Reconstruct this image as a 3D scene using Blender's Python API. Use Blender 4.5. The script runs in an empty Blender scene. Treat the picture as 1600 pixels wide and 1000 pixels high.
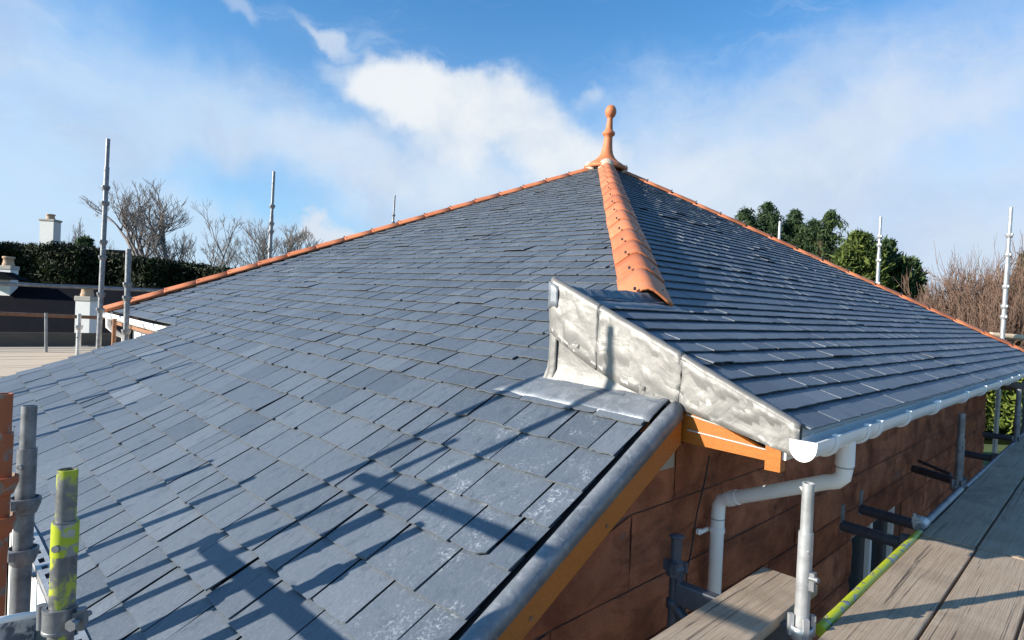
import bpy, bmesh, math, random
from mathutils import Vector, Matrix, noise
V = Vector
SC = bpy.context.scene
COL = SC.collection
R = math.radians
random.seed(7)

# ------------------------------------------------------------------ camera
CAM = V((7.04408, -9.31958, -2.75266))
CR = V((.7088785, .7039314, .0444058)); CU = V((-.0415839, -.0211377, .9989114)); CF = V((-.7041037, .7099534, -.0142882))
FPX, CX, CY = 950.0, 800.0, 507.42
cd = bpy.data.cameras.new('camera'); cam = bpy.data.objects.new('camera', cd); COL.objects.link(cam)
cam.matrix_world = Matrix(((CR.x, CU.x, -CF.x, CAM.x), (CR.y, CU.y, -CF.y, CAM.y), (CR.z, CU.z, -CF.z, CAM.z), (0, 0, 0, 1)))
cd.sensor_width = 36; cd.lens = FPX / 1600 * 36; cd.shift_y = 7.42 / 1600
cd.clip_start = .05; cd.clip_end = 3000
SC.camera = cam

def ray(u, v): return (CR * (u - CX) - CU * (v - CY)) / FPX + CF
def at(u, v, d): return CAM + ray(u, v) * d                      # a point of the place at depth d
def on(u, v, n, c):                                              # a point of the place on the plane n.p = c
    n = V(n); d = ray(u, v); return CAM + d * ((c - n.dot(CAM)) / n.dot(d))
def onx(u, v, x): return on(u, v, (1, 0, 0), x)
def ony(u, v, y): return on(u, v, (0, 1, 0), y)
def onz(u, v, z): return on(u, v, (0, 0, 1), z)

# ------------------------------------------------------------------ light
SUN_AZ, SUN_EL = R(26.5), R(20.6)                                    # light travels towards (sin az, cos az)
sd = V((math.sin(SUN_AZ) * math.cos(SUN_EL), math.cos(SUN_AZ) * math.cos(SUN_EL), -math.sin(SUN_EL)))
sl = bpy.data.lights.new('sun', 'SUN'); sun = bpy.data.objects.new('sun', sl); COL.objects.link(sun)
sl.energy = 5.0; sl.angle = R(.5); sl.color = (1, .93, .82)
sun.rotation_euler = (-sd).to_track_quat('Z', 'Y').to_euler()
sun.location = (0, -20, 15)

W = bpy.data.worlds.new('World'); SC.world = W; W.use_nodes = True
SC.view_settings.view_transform = 'Standard'; SC.view_settings.look = 'None'
SC.view_settings.exposure = .86; SC.view_settings.gamma = 1

class NT:
    """small node builder"""
    def __init__(s, tree): s.t = tree; s.n = tree.nodes; s.l = tree.links
    def node(s, typ, **kw):
        n = s.n.new(typ)
        for k, v in kw.items(): setattr(n, k, v)
        return n
    def put(s, inp, val):
        if isinstance(val, bpy.types.NodeSocket): s.l.new(val, inp)
        elif val is not None: inp.default_value = val
    def math(s, op, a, b=None, c=None, clamp=False):
        n = s.node('ShaderNodeMath', operation=op, use_clamp=clamp)
        s.put(n.inputs[0], a); s.put(n.inputs[1], b)
        if c is not None: s.put(n.inputs[2], c)
        return n.outputs[0]
    def vmath(s, op, a, b=None):
        n = s.node('ShaderNodeVectorMath', operation=op); s.put(n.inputs[0], a); s.put(n.inputs[1], b)
        return n.outputs['Value'] if op in ('DOT_PRODUCT', 'LENGTH', 'DISTANCE') else n.outputs[0]
    def noise(s, vec, scale, detail=5, rough=.55, dist=0):
        n = s.node('ShaderNodeTexNoise'); s.put(n.inputs['Vector'], vec)
        n.inputs['Scale'].default_value = scale; n.inputs['Detail'].default_value = detail
        n.inputs['Roughness'].default_value = rough; n.inputs['Distortion'].default_value = dist
        return n.outputs['Fac']
    def ramp(s, fac, stops):
        n = s.node('ShaderNodeValToRGB'); s.put(n.inputs[0], fac); e = n.color_ramp.elements
        while len(e) < len(stops): e.new(.5)
        for k, (p, c) in enumerate(stops):
            e[k].position = p; e[k].color = (c, c, c, 1) if not isinstance(c, tuple) else (c + (1,))
        return n.outputs[0]
    def smooth(s, x, a, b):
        n = s.node('ShaderNodeMapRange', interpolation_type='SMOOTHSTEP'); s.put(n.inputs[0], x)
        n.inputs[1].default_value = a; n.inputs[2].default_value = b
        return n.outputs[0]
    def mix(s, fac, a, b, blend='MIX'):
        n = s.node('ShaderNodeMix', data_type='RGBA', blend_type=blend); s.put(n.inputs[0], fac)
        for i, v in ((6, a), (7, b)):
            s.put(n.inputs[i], (v + (1,)) if isinstance(v, tuple) else v)
        return n.outputs[2]
    def mapping(s, vec, scale=(1, 1, 1), rot=(0, 0, 0), loc=(0, 0, 0)):
        n = s.node('ShaderNodeMapping'); s.put(n.inputs[0], vec); n.inputs['Scale'].default_value = scale
        n.inputs['Rotation'].default_value = rot; n.inputs['Location'].default_value = loc
        return n.outputs[0]

# sky: Nishita with clouds that stand at fixed bearings and heights
SKYT = (.56, 1.10, 1.44)
w = NT(W.node_tree); bg = W.node_tree.nodes['Background']
sky = w.node('ShaderNodeTexSky', sky_type='NISHITA'); sky.sun_disc = False
sky.sun_elevation = SUN_EL; sky.sun_rotation = math.atan2(-sd.x, -sd.y)
sky.air_density = 1.0; sky.dust_density = .6; sky.ozone_density = 2.0; sky.altitude = 60
gen = w.node('ShaderNodeTexCoord').outputs['Generated']
sep = w.node('ShaderNodeSeparateXYZ'); w.put(sep.inputs[0], gen)
AZ0 = math.atan2(CF.x, CF.y)
az = w.math('SUBTRACT', w.math('ARCTAN2', sep.outputs[0], sep.outputs[1]), AZ0)
el = w.math('ARCSINE', sep.outputs[2])
comb = w.node('ShaderNodeCombineXYZ'); w.put(comb.inputs[0], az); w.put(comb.inputs[1], el)
AE = comb.outputs[0]
def azel(u, v):
    d = ray(u, v).normalized(); a = math.atan2(d.x, d.y) - AZ0
    return a, math.asin(d.z)
def warp(vec, scale, amp, detail=3):
    n = w.node('ShaderNodeTexNoise'); w.put(n.inputs['Vector'], gen); n.inputs['Scale'].default_value = scale; n.inputs['Detail'].default_value = detail; n.inputs['Roughness'].default_value = .6
    d = w.vmath('SUBTRACT', n.outputs['Color'], (.5, .5, .5)); d = w.vmath('MULTIPLY', d, (amp, amp, 0))
    return w.vmath('ADD', vec, d)
AEW = warp(warp(AE, 4, .16), 16, .05, 5)
nbig = w.noise(gen, 4.5, 8, .6, .4); nfin = w.noise(gen, 14, 8, .62, .3)
def blob(u, v, ru, rv, rot, soft, amp, rag=.6, src=None):
    a, e = azel(u, v); sx, sy = ru / FPX, rv / FPX
    n = w.n.new('ShaderNodeMapping'); n.vector_type = 'TEXTURE'; w.l.new(src or AEW, n.inputs[0])
    n.inputs['Location'].default_value = (a, e, 0); n.inputs['Rotation'].default_value = (0, 0, R(rot)); n.inputs['Scale'].default_value = (sx, sy, 1)
    d = w.vmath('LENGTH', n.outputs[0])
    d = w.math('ADD', d, w.math('MULTIPLY', w.math('SUBTRACT', nbig, .5), rag * 1.6)); d = w.math('ADD', d, w.math('MULTIPLY', w.math('SUBTRACT', nfin, .5), rag))
    return w.math('MULTIPLY', w.smooth(d, 1 + soft, 1 - soft), amp)
def cover(items, start=None):
    r = start
    for it in items:                                                  # densities add up like layers of thin cloud
        b_ = blob(*it); r = b_ if r is None else w.math('SUBTRACT', 1, w.math('MULTIPLY', w.math('SUBTRACT', 1, r), w.math('SUBTRACT', 1, b_)))
    return r
haze = cover([(0, 400, 420, 200, -8, .8, .80, .4), (480, 300, 420, 70, -14, .9, .55, .7), (250, 130, 420, 50, -16, 1.0, .30, .9), (820, 330, 420, 70, -4, .9, .55, .7),
              (1250, 330, 420, 120, -6, .9, .72, .8), (1120, 210, 200, 70, 8, .9, .50, .9), (1480, 160, 260, 60, 18, .9, .55, .9), (1420, 60, 260, 24, 16, 1.0, .25, 1.0), (1560, 420, 300, 120, 0, .9, .75, .6), (1230, 120, 160, 30, 20, 1.0, .25, 1.0)])
n3 = w.noise(w.mapping(AEW, (1.6, 9, 1), (0, 0, R(-14))), 1.6, 8, .62, .8)
veil = w.math('MULTIPLY', w.smooth(el, .50, -.02), w.math('ADD', .52, w.math('MULTIPLY', w.smooth(n3, .35, .7), .30)))
wisp = w.math('MULTIPLY', w.smooth(n3, .50, .78), w.math('MULTIPLY', w.smooth(el, .75, .25), .62))
haze = w.math('SUBTRACT', 1, w.math('MULTIPLY', w.math('SUBTRACT', 1, haze), w.math('SUBTRACT', 1, wisp)))
haze = w.math('SUBTRACT', 1, w.math('MULTIPLY', w.math('SUBTRACT', 1, haze), w.math('SUBTRACT', 1, veil)))
gap = w.math('ADD', blob(430, 322, 130, 26, -10, .8, .55, .5), blob(330, 200, 30, 10, 0, .9, 0, .5))
haze = w.math('MULTIPLY', haze, w.math('SUBTRACT', 1, gap))
puff = cover([(645, 150, 92, 46, -2, .26, .97, .35), (745, 156, 88, 46, -6, .30, .9, .40), (690, 200, 90, 46, -20, .5, .85, .5), (820, 182, 92, 48, -24, .42, .75, .5), (880, 215, 90, 46, -20, .5, .75, .5), (905, 240, 60, 30, -10, .6, .5, .5),
              (512, 367, 40, 17, 3, .30, .95, .4), (510, 58, 36, 9, -26, .7, .55, .6), (560, 118, 46, 14, -8, .8, .40, .7), (590, 96, 26, 8, -18, .8, .35, .7), (925, 128, 18, 10, 30, .8, .40, .6), (380, 14, 22, 9, -30, .8, .3, .6),
              (1080, 300, 150, 60, 0, .8, .5, .7), (660, 270, 160, 36, 0, .8, .45, .7), (1340, 200, 200, 40, 14, .8, .35, .8)])
hcol = w.mix(w.smooth(az, -.2, .9), (3.75, 4.70, 5.85), (4.05, 4.60, 5.45))
hcol = w.mix(w.smooth(w.noise(gen, 6, 7, .6, .4), .42, .66), hcol, (3.5, 4.2, 5.25))
pcol = w.mix(w.smooth(nbig, .40, .62), (5.35, 5.6, 5.85), (4.4, 4.9, 5.5))
tint = w.mix(1, sky.outputs[0], SKYT, 'MULTIPLY')
c = w.mix(haze, tint, hcol); c = w.mix(puff, c, pcol)
w.l.new(c, bg.inputs['Color'])
bg.inputs['Strength'].default_value = .089

# ------------------------------------------------------------------ materials
MATS = {}
def mat(name, fn):
    m = bpy.data.materials.new(name); m.use_nodes = True
    b = NT(m.node_tree); p = m.node_tree.nodes['Principled BSDF']
    tc = b.node('ShaderNodeTexCoord').outputs['Object']
    fn(b, p, tc); MATS[name] = m; return m
def bump(b, p, h, strength=.3, dist=.01):
    n = b.node('ShaderNodeBump'); n.inputs['Strength'].default_value = strength; n.inputs['Distance'].default_value = dist
    b.put(n.inputs['Height'], h); b.l.new(n.outputs[0], p.inputs['Normal'])
def setp(b, p, col=None, rough=None, metal=None, spec=None):
    if col is not None: b.put(p.inputs['Base Color'], col + (1,) if isinstance(col, tuple) else col)
    if rough is not None: b.put(p.inputs['Roughness'], rough)
    if metal is not None: b.put(p.inputs['Metallic'], metal)
    if spec is not None: b.put(p.inputs['Specular IOR Level'], spec)

SPOTS = [(x - 1.2, y + 1.5, r) for x, y, r in ((5.08, -7.40, .34), (5.12, -7.60, .36), (5.30, -7.50, .38), (5.5, -7.62, .5), (5.5, -7.95, .6), (5.35, -7.25, .25))]
def slate_mat(along):
    def fn(b, p, tc):
        isl = b.node('ShaderNodeNewGeometry').outputs['Random Per Island']
        base = b.ramp(isl, [(0, (.070, .085, .106)), (.15, (.090, .108, .132)), (.55, (.103, .122, .147)), (.88, (.114, .134, .160)), (.98, (.130, .15, .176)), (1, (.165, .185, .21))])
        cl = b.noise(tc, 1.3, 4); st = b.noise(b.mapping(tc, (34, 1.8, 34) if along == 'y' else (1.8, 34, 34)), 3, 6, .6)
        base = b.mix(b.math('MULTIPLY', cl, .35), base, (.082, .104, .136))
        base = b.mix(b.ramp(st, [(.52, 0.0), (.74, .40)]), base, (.17, .186, .205))
        cleft = b.noise(b.mapping(tc, (7, .9, 7) if along == 'y' else (.9, 7, 7), (0, 0, .12)), 3.2, 6, .6, .5)
        base = b.mix(b.ramp(cleft, [(.30, .6), (.46, 0.0)]), base, (.048, .062, .084))
        fine = b.noise(tc, 60, 4, .6)
        base = b.mix(b.ramp(fine, [(.6, 0.0), (.8, .3)]), base, (.19, .205, .22))
        if along == 'y':                                          # lime splashes left on the slates near the flashing
            sp = b.noise(tc, 75, 3, .55, .6); sp2 = b.noise(tc, 7, 6, .65, .4)
            tot = None
            for x, y, r in SPOTS:
                d = b.node('ShaderNodeVectorMath', operation='DISTANCE'); n = b.n.new('ShaderNodeMapping'); b.l.new(tc, n.inputs[0]); n.inputs['Scale'].default_value = (1, 1, 0)
                b.l.new(n.outputs[0], d.inputs[0]); d.inputs[1].default_value = (x, y, 0)
                f = b.smooth(d.outputs['Value'], r, r * .1); tot = f if tot is None else b.math('MAXIMUM', tot, f)
            lime = b.math('MULTIPLY', tot, b.math('MULTIPLY', b.smooth(sp, .46, .72), b.smooth(sp2, .46, .66)))
            base = b.mix(b.math('MULTIPLY', lime, .62), base, (.52, .54, .55))
        setp(b, p, base, b.ramp(st, [(.3, .46), (.7, .60)]), 0, .5)
        bump(b, p, b.math('ADD', b.math('MULTIPLY', st, .8), b.math('MULTIPLY', cleft, 1.6)), .34, .008)
    return fn
mat('slate_courses_x', slate_mat('y')); mat('slate_courses_y', slate_mat('x'))
mat('slate_edge', lambda b, p, tc: setp(b, p, b.mix(b.noise(tc, 40, 4), (.035, .042, .052), (.22, .23, .24)), .8))
mat('felt', lambda b, p, tc: setp(b, p, (.012, .012, .014), .95))
def terra(b, p, tc):
    isl = b.node('ShaderNodeNewGeometry').outputs['Random Per Island']
    c = b.ramp(isl, [(0, (.44, .130, .046)), (.5, (.52, .160, .060)), (1, (.60, .20, .080))])
    n = b.noise(tc, 9, 6, .6); c = b.mix(b.ramp(n, [(.5, 0.), (.75, .4)]), c, (.56, .27, .16))
    d = b.noise(tc, 30, 4, .6); c = b.mix(b.ramp(d, [(.62, 0.), (.75, .35)]), c, (.30, .10, .05))
    setp(b, p, c, .62); bump(b, p, b.noise(tc, 80, 4), .25, .003)
mat('terracotta', terra)
mat('mortar', lambda b, p, tc: (setp(b, p, b.mix(b.noise(tc, 20, 5), (.50, .36, .27), (.62, .50, .40)), .9), bump(b, p, b.noise(tc, 50, 5), .6, .01)))
def lead(b, p, tc):
    n = b.noise(tc, 3.2, 4, .5, .5); n2 = b.noise(b.mapping(tc, (1.3, 1, .5)), 9, 5, .55, .5); cr = b.noise(tc, 5, 3, .45, 1.2)
    c = b.mix(b.ramp(n, [(.35, 0.), (.65, 1.)]), (.205, .194, .180), (.172, .164, .154))
    c = b.mix(b.ramp(n2, [(.48, 0.), (.70, .75)]), c, (.235, .224, .208))
    c = b.mix(b.ramp(b.noise(b.mapping(tc, (3, 1, .35)), 7, 5, .6), [(.55, 0.), (.75, .4)]), c, (.142, .137, .13))
    setp(b, p, c, b.ramp(n2, [(.3, .58), (.7, .42)]), .25)
    bump(b, p, b.math('ADD', cr, b.math('MULTIPLY', b.noise(tc, 16, 3, .5, .6), .3)), .30, .03)
mat('lead', lead)
def weathered_lead(b, p, tc):
    n = b.noise(tc, 7, 6, .62, .4); n2 = b.noise(tc, 28, 5, .65, .8)
    c = b.mix(b.ramp(n, [(.35, 0.), (.65, 1.)]), (.15, .165, .185), (.23, .245, .265))
    c = b.mix(b.ramp(n2, [(.52, 0.), (.72, .6)]), c, (.36, .375, .39))
    setp(b, p, c, b.ramp(n, [(.3, .42), (.7, .6)]), .35)
    bump(b, p, b.math('ADD', b.noise(tc, 6, 4, .5, .7), b.math('MULTIPLY', n2, .25)), .45, .02)
mat('weathered_lead', weathered_lead)
mat('white_plastic', lambda b, p, tc: (setp(b, p, b.mix(b.ramp(b.noise(tc, 6, 5), [(.45, 0.), (.7, .35)]), (.90, .885, .86), (.82, .80, .775)), .28), None))
mat('joint_grey', lambda b, p, tc: setp(b, p, (.35, .36, .37), .5))
def oak(b, p, tc):
    g = b.noise(b.mapping(tc, (3, 3, 60)), 2.5, 5, .6, .4); s = b.noise(tc, 90, 3)
    c = b.mix(g, (.50, .160, .018), (.33, .092, .011)); c = b.mix(b.ramp(s, [(.50, 0.), (.70, .5)]), c, (.24, .066, .010)); c = b.mix(b.ramp(b.noise(tc, 4, 5, .6), [(.5, 0.), (.7, .4)]), c, (.28, .085, .012))
    setp(b, p, c, .42); bump(b, p, s, .15, .002)
mat('oak_plastic', oak)
mat('silver_trim', lambda b, p, tc: setp(b, p, (.50, .48, .45), .4, .3))
def stone(b, p, tc):
    sepn = b.node('ShaderNodeSeparateXYZ'); b.put(sepn.inputs[0], tc)
    isl = b.node('ShaderNodeNewGeometry').outputs['Random Per Island']
    n = b.noise(tc, 2.3, 6, .62, .4); n2 = b.noise(b.mapping(tc, (2, 1.0, 2.6)), 2.1, 8, .68, .5); n3 = b.noise(tc, 30, 5, .65)
    c = b.mix(isl, (.42, .145, .074), (.58, .225, .122))
    c = b.mix(b.ramp(n, [(.38, 0.), (.62, .9)]), c, (.25, .080, .040))
    c = b.mix(b.ramp(n2, [(.48, 0.), (.66, .70)]), c, (.095, .036, .022))
    c = b.mix(b.ramp(n3, [(.6, 0.), (.78, .5)]), c, (.44, .20, .12))
    setp(b, p, c, .92, 0, .2)
    bump(b, p, b.math('ADD', b.math('MULTIPLY', n2, -1.6), b.math('MULTIPLY', n3, .8)), .9, .035)
mat('sandstone', stone)
mat('stone_mortar', lambda b, p, tc: (setp(b, p, b.mix(b.noise(tc, 25, 5), (.16, .070, .043), (.30, .15, .098)), .95), bump(b, p, b.noise(tc, 60, 4), .5, .01)))
def timber(b, p, tc):
    isl = b.node('ShaderNodeObjectInfo').outputs['Random']
    off = b.node('ShaderNodeCombineXYZ'); b.put(off.inputs[0], b.math('MULTIPLY', isl, 37)); b.put(off.inputs[2], b.math('MULTIPLY', isl, 11))
    v = b.vmath('ADD', tc, off.outputs[0])
    g = b.noise(b.mapping(v, (16, .8, 16)), 3, 7, .65, 1.2); n = b.noise(v, 3, 5, .6); k = b.noise(b.mapping(v, (1.0, .55, 1)), 5.5, 3, .5, .2)
    c = b.mix(g, (.46, .355, .255), (.25, .18, .12)); c = b.mix(b.ramp(n, [(.35, 0.), (.7, .7)]), c, (.42, .335, .25))
    fl = b.noise(b.mapping(v, (75, 1.1, 75)), 2.6, 4, .6, .4); c = b.mix(b.ramp(fl, [(.46, 0.), (.66, .55)]), c, (.20, .14, .09))
    crack = b.noise(b.mapping(v, (22, .32, 22)), 2.2, 6, .62, 1.0)
    c = b.mix(b.ramp(crack, [(.60, 0.), (.635, .92)]), c, (.075, .052, .038))
    c = b.mix(b.ramp(k, [(.68, 0.), (.74, .7)]), c, (.10, .07, .05))
    c = b.mix(b.ramp(b.noise(v, 70, 3), [(.62, 0.), (.74, .4)]), c, (.16, .12, .09))
    c = b.mix(b.ramp(b.noise(v, 1.7, 6, .65, .6), [(.50, 0.), (.68, .6)]), c, (.17, .12, .08)); c = b.mix(b.ramp(b.noise(v, 4.5, 4, .6), [(.62, 0.), (.72, .5)]), c, (.52, .42, .31))
    setp(b, p, c, .85); bump(b, p, b.math('SUBTRACT', b.math('MULTIPLY', fl, .8), b.math('MULTIPLY', b.ramp(crack, [(.6, 0.), (.635, 1.)]), .9)), .6, .006)
mat('timber', timber)
mat('pale_ply', lambda b, p, tc: (setp(b, p, b.mix(b.noise(b.mapping(tc, (8, 1, 8)), 4, 6, .6, .5), (.66, .52, .37), (.48, .37, .26)), .8), None))
mat('old_timber', lambda b, p, tc: (setp(b, p, b.mix(b.noise(b.mapping(tc, (9, 1, 9)), 3, 6, .6, .6), (.16, .13, .10), (.08, .065, .05)), .9), None))
def galv(base, dark, rough, metal, paint=None, lo=.5, hi=.56, fade=None):
    def fn(b, p, tc):
        n = b.noise(tc, 14, 6, .65, .6); s = b.noise(b.mapping(tc, (1, 1, .3)), 60, 4, .6)
        c = b.mix(b.ramp(n, [(.35, 0.), (.68, 1.)]), base, dark); c = b.mix(b.ramp(s, [(.55, 0.), (.75, .4)]), c, tuple(min(1, x * 1.4) for x in base))
        m = metal
        if paint:
            q = b.noise(tc, 18, 5, .6, .5)
            f = b.smooth(q, lo, hi)
            c = b.mix(f, c, paint); m = b.math('MULTIPLY', b.math('SUBTRACT', 1, f), metal)
        setp(b, p, c, rough, m); bump(b, p, n, .25, .004)
    return fn
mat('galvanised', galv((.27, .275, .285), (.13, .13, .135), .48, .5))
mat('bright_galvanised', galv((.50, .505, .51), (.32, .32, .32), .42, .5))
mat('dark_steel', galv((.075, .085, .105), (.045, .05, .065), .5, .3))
mat('yellow_paint', galv((.40, .41, .42), (.12, .12, .13), .45, .4, (.40, .46, .02), .40, .47))
mat('worn_yellow', galv((.24, .24, .245), (.09, .09, .095), .45, .45, (.42, .46, .03),   .47, .60))
mat('orange_paint', galv((.30, .24, .20), (.20, .12, .08), .6, .2, (.38, .095, .03), .40, .48))
mat('rusty_steel', galv((.30, .15, .08), (.20, .085, .045), .7, .2))
mat('black_cable', lambda b, p, tc: setp(b, p, (.012, .012, .013), .5))
mat('render_white', lambda b, p, tc: (setp(b, p, b.mix(b.noise(tc, 5, 6, .6), (.78, .76, .72), (.66, .64, .60)), .9), bump(b, p, b.noise(tc, 70, 4), .3, .006)))
mat('concrete_cap', lambda b, p, tc: (setp(b, p, b.mix(b.noise(tc, 9, 6), (.46, .42, .36), (.32, .29, .25)), .9), None))
mat('clay_pot', lambda b, p, tc: setp(b, p, b.mix(b.noise(tc, 8, 5), (.52, .36, .24), (.38, .24, .15)), .85))
def old_roof(b, p, tc):
    br = b.node('ShaderNodeTexBrick'); b.put(br.inputs['Vector'], tc); br.inputs['Scale'].default_value = 1.6
    br.inputs['Color1'].default_value = (.004, .0045, .008, 1); br.inputs['Color2'].default_value = (.0055, .006, .010, 1); br.inputs['Mortar'].default_value = (.005, .005, .007, 1)
    br.inputs['Mortar Size'].default_value = .03
    setp(b, p, br.outputs[0], .9, 0, .05)
mat('old_roof', old_roof)
mat('glass_dark', lambda b, p, tc: setp(b, p, (.006, .008, .010), .25, 0, .15))
mat('bucket_plastic', lambda b, p, tc: (setp(b, p, b.mix(b.smooth(b.noise(tc, 22, 6, .65, .8), .44, .58), (.10, .125, .17), (.55, .56, .57)), .7), bump(b, p, b.noise(tc, 25, 5), .5, .008)))
mat('grass', lambda b, p, tc: (setp(b, p, b.mix(b.noise(tc, .8, 6), (.045, .075, .018), (.085, .12, .03)), .95), None))
mat('gravel', lambda b, p, tc: (setp(b, p, b.mix(b.noise(tc, 25, 6), (.16, .14, .12), (.26, .235, .20)), .95), None))
mat('hill', lambda b, p, tc: (setp(b, p, b.mix(b.noise(tc, .05, 6), (.14, .13, .10), (.22, .20, .17)), 1), None))
def leaf(c1, c2, c3, sc=1.2):
    def fn(b, p, tc):
        isl = b.node('ShaderNodeNewGeometry').outputs['Random Per Island']
        c = b.ramp(isl, [(0, c1), (.6, c2), (1, c3)]); n = b.noise(tc, sc, 3)
        c = b.mix(b.ramp(n, [(.4, 0.), (.65, .6)]), c, c1); setp(b, p, c, .7, 0, .25)
    return fn
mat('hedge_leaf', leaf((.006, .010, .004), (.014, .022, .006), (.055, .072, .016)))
mat('conifer_leaf', leaf((.022, .044, .016), (.052, .085, .026), (.11, .145, .042)))
mat('dark_conifer_leaf', leaf((.018, .038, .018), (.040, .072, .028), (.085, .12, .045)))
mat('cypress_leaf', leaf((.030, .050, .010), (.075, .105, .020), (.14, .17, .035)))
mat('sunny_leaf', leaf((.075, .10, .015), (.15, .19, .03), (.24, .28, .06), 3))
mat('bark', lambda b, p, tc: setp(b, p, b.mix(b.noise(tc, 6, 4), (.055, .045, .04), (.12, .10, .085)), .9))
mat('twig', lambda b, p, tc: setp(b, p, b.mix(b.noise(tc, 2, 3), (.15, .125, .11), (.26, .225, .20)), .9))
mat('red_twig', lambda b, p, tc: setp(b, p, b.mix(b.noise(tc, 1.5, 3), (.14, .082, .057), (.23, .145, .104)), .9))
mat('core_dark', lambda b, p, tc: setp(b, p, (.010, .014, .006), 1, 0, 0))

# ------------------------------------------------------------------ mesh helpers
class MB:
    def __init__(s): s.v = []; s.f = []; s.mi = []; s.sm = []
    def add(s, vs, fs, mi=0, smooth=False):
        o = len(s.v); s.v += [tuple(x) for x in vs]
        for f in fs: s.f.append(tuple(o + i for i in f)); s.mi.append(mi); s.sm.append(smooth)
    def box(s, c, h, ax=None, mi=0):
        c = V(c); ax = ax or (V((1, 0, 0)), V((0, 1, 0)), V((0, 0, 1)))
        vs = [c + ax[0] * (h[0] * i) + ax[1] * (h[1] * j) + ax[2] * (h[2] * k) for i in (-1, 1) for j in (-1, 1) for k in (-1, 1)]
        s.add(vs, [(0, 1, 3, 2), (4, 6, 7, 5), (0, 4, 5, 1), (2, 3, 7, 6), (0, 2, 6, 4), (1, 5, 7, 3)], mi)
    def bar(s, a, b, wid, hei, up=(0, 0, 1), mi=0):
        a, b = V(a), V(b); d = (b - a); L = d.length; d.normalize(); x = d.cross(V(up)).normalized(); z = x.cross(d)
        s.box((a + b) / 2, (wid / 2, L / 2, hei / 2), (x, d, z), mi)
    def ring(s, c, d, r, n, x=None):
        d = V(d).normalized()
        if x is None: x = d.cross(V((0, 0, 1)) if abs(d.z) < .9 else V((1, 0, 0))).normalized()
        y = d.cross(x)
        return [V(c) + (x * math.cos(2 * math.pi * i / n) + y * math.sin(2 * math.pi * i / n)) * r for i in range(n)]
    def tube(s, pts, rad, n=12, caps=True, mi=0, smooth=True):
        pts = [V(p) for p in pts]; rad = rad if isinstance(rad, (list, tuple)) else [rad] * len(pts)
        vs = []; x = None
        for i, p in enumerate(pts):
            d = (pts[min(i + 1, len(pts) - 1)] - pts[max(i - 1, 0)]).normalized()
            if x is None: x = d.cross(V((0, 0, 1)) if abs(d.z) < .9 else V((1, 0, 0))).normalized()
            else: x = (x - d * x.dot(d)).normalized()
            vs += s.ring(p, d, rad[i], n, x)
        fs = [(i * n + j, i * n + (j + 1) % n, (i + 1) * n + (j + 1) % n, (i + 1) * n + j) for i in range(len(pts) - 1) for j in range(n)]
        s.add(vs, fs, mi, smooth)
        if caps:
            k = len(pts) - 1
            s.add(vs[:n], [tuple(range(n))[::-1]], mi); s.add(vs[k * n:], [tuple(range(n))], mi)
    def lathe(s, prof, c, ax=(0, 0, 1), n=20, mi=0, smooth=True):
        c = V(c); ax = V(ax).normalized(); vs = []
        x = ax.cross(V((0, 1, 0)) if abs(ax.y) < .9 else V((1, 0, 0))).normalized()
        for r, z in prof: vs += s.ring(c + ax * z, ax, max(r, 1e-4), n, x)
        fs = [(i * n + j, i * n + (j + 1) % n, (i + 1) * n + (j + 1) % n, (i + 1) * n + j) for i in range(len(prof) - 1) for j in range(n)]
        s.add(vs, fs, mi, smooth)
    def turned(s, prof, c, ax=(0, 0, 1), n=18):
        for p_, q_ in zip(prof[:-1], prof[1:]): s.lathe([p_, q_], c, ax, n)
    def sweep(s, prof, a, b, x, z, mi=0, smooth=False, closed=True, caps=True):
        """profile [(px,pz)] swept from a to b"""
        n = len(prof); vs = [V(p) + V(x) * u + V(z) * v for p in (a, b) for u, v in prof]
        fs = [(j, (j + 1) % n, n + (j + 1) % n, n + j) for j in range(n if closed else n - 1)]
        s.add(vs, fs, mi, smooth)
        if closed and caps: s.add(vs, [tuple(range(n))[::-1], tuple(range(n, 2 * n))], mi)
    def grid(s, rows, mi=0, smooth=True):
        m = len(rows[0]); vs = [p for r_ in rows for p in r_]
        s.add(vs, [(i * m + j, i * m + j + 1, (i + 1) * m + j + 1, (i + 1) * m + j) for i in range(len(rows) - 1) for j in range(m - 1)], mi, smooth)
    def slab(s, rows, t, mi=0, smooth=False):
        """a grid with thickness t along its own normal"""
        m = len(rows[0]); k = len(rows)
        nrm = []
        for i in range(k):
            for j in range(m):
                a = V(rows[min(i + 1, k - 1)][j]) - V(rows[max(i - 1, 0)][j]); b_ = V(rows[i][min(j + 1, m - 1)]) - V(rows[i][max(j - 1, 0)])
                q = a.cross(b_); q = -q if q.z < 0 else q; nrm.append(q.normalized())
        top = [V(p) for r_ in rows for p in r_]; bot = [p - nrm[i] * t for i, p in enumerate(top)]
        N = k * m; vs = top + bot
        fs = [(i * m + j, i * m + j + 1, (i + 1) * m + j + 1, (i + 1) * m + j) for i in range(k - 1) for j in range(m - 1)]
        fs += [tuple(N + q for q in f[::-1]) for f in fs]
        edge = [j for j in range(m)] + [i * m + m - 1 for i in range(1, k)] + [(k - 1) * m + j for j in range(m - 2, -1, -1)] + [i * m for i in range(k - 2, 0, -1)]
        fs += [(edge[i], edge[(i + 1) % len(edge)], N + edge[(i + 1) % len(edge)], N + edge[i]) for i in range(len(edge))]
        s.add(vs, fs, mi, smooth)
    def prism(s, poly, off, mi=0):
        n = len(poly); vs = [V(p) for p in poly] + [V(p) + V(off) for p in poly]
        s.add(vs, [tuple(range(n)), tuple(range(n, 2 * n))[::-1]] + [(i, n + i, n + (i + 1) % n, (i + 1) % n) for i in range(n)], mi)
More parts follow.
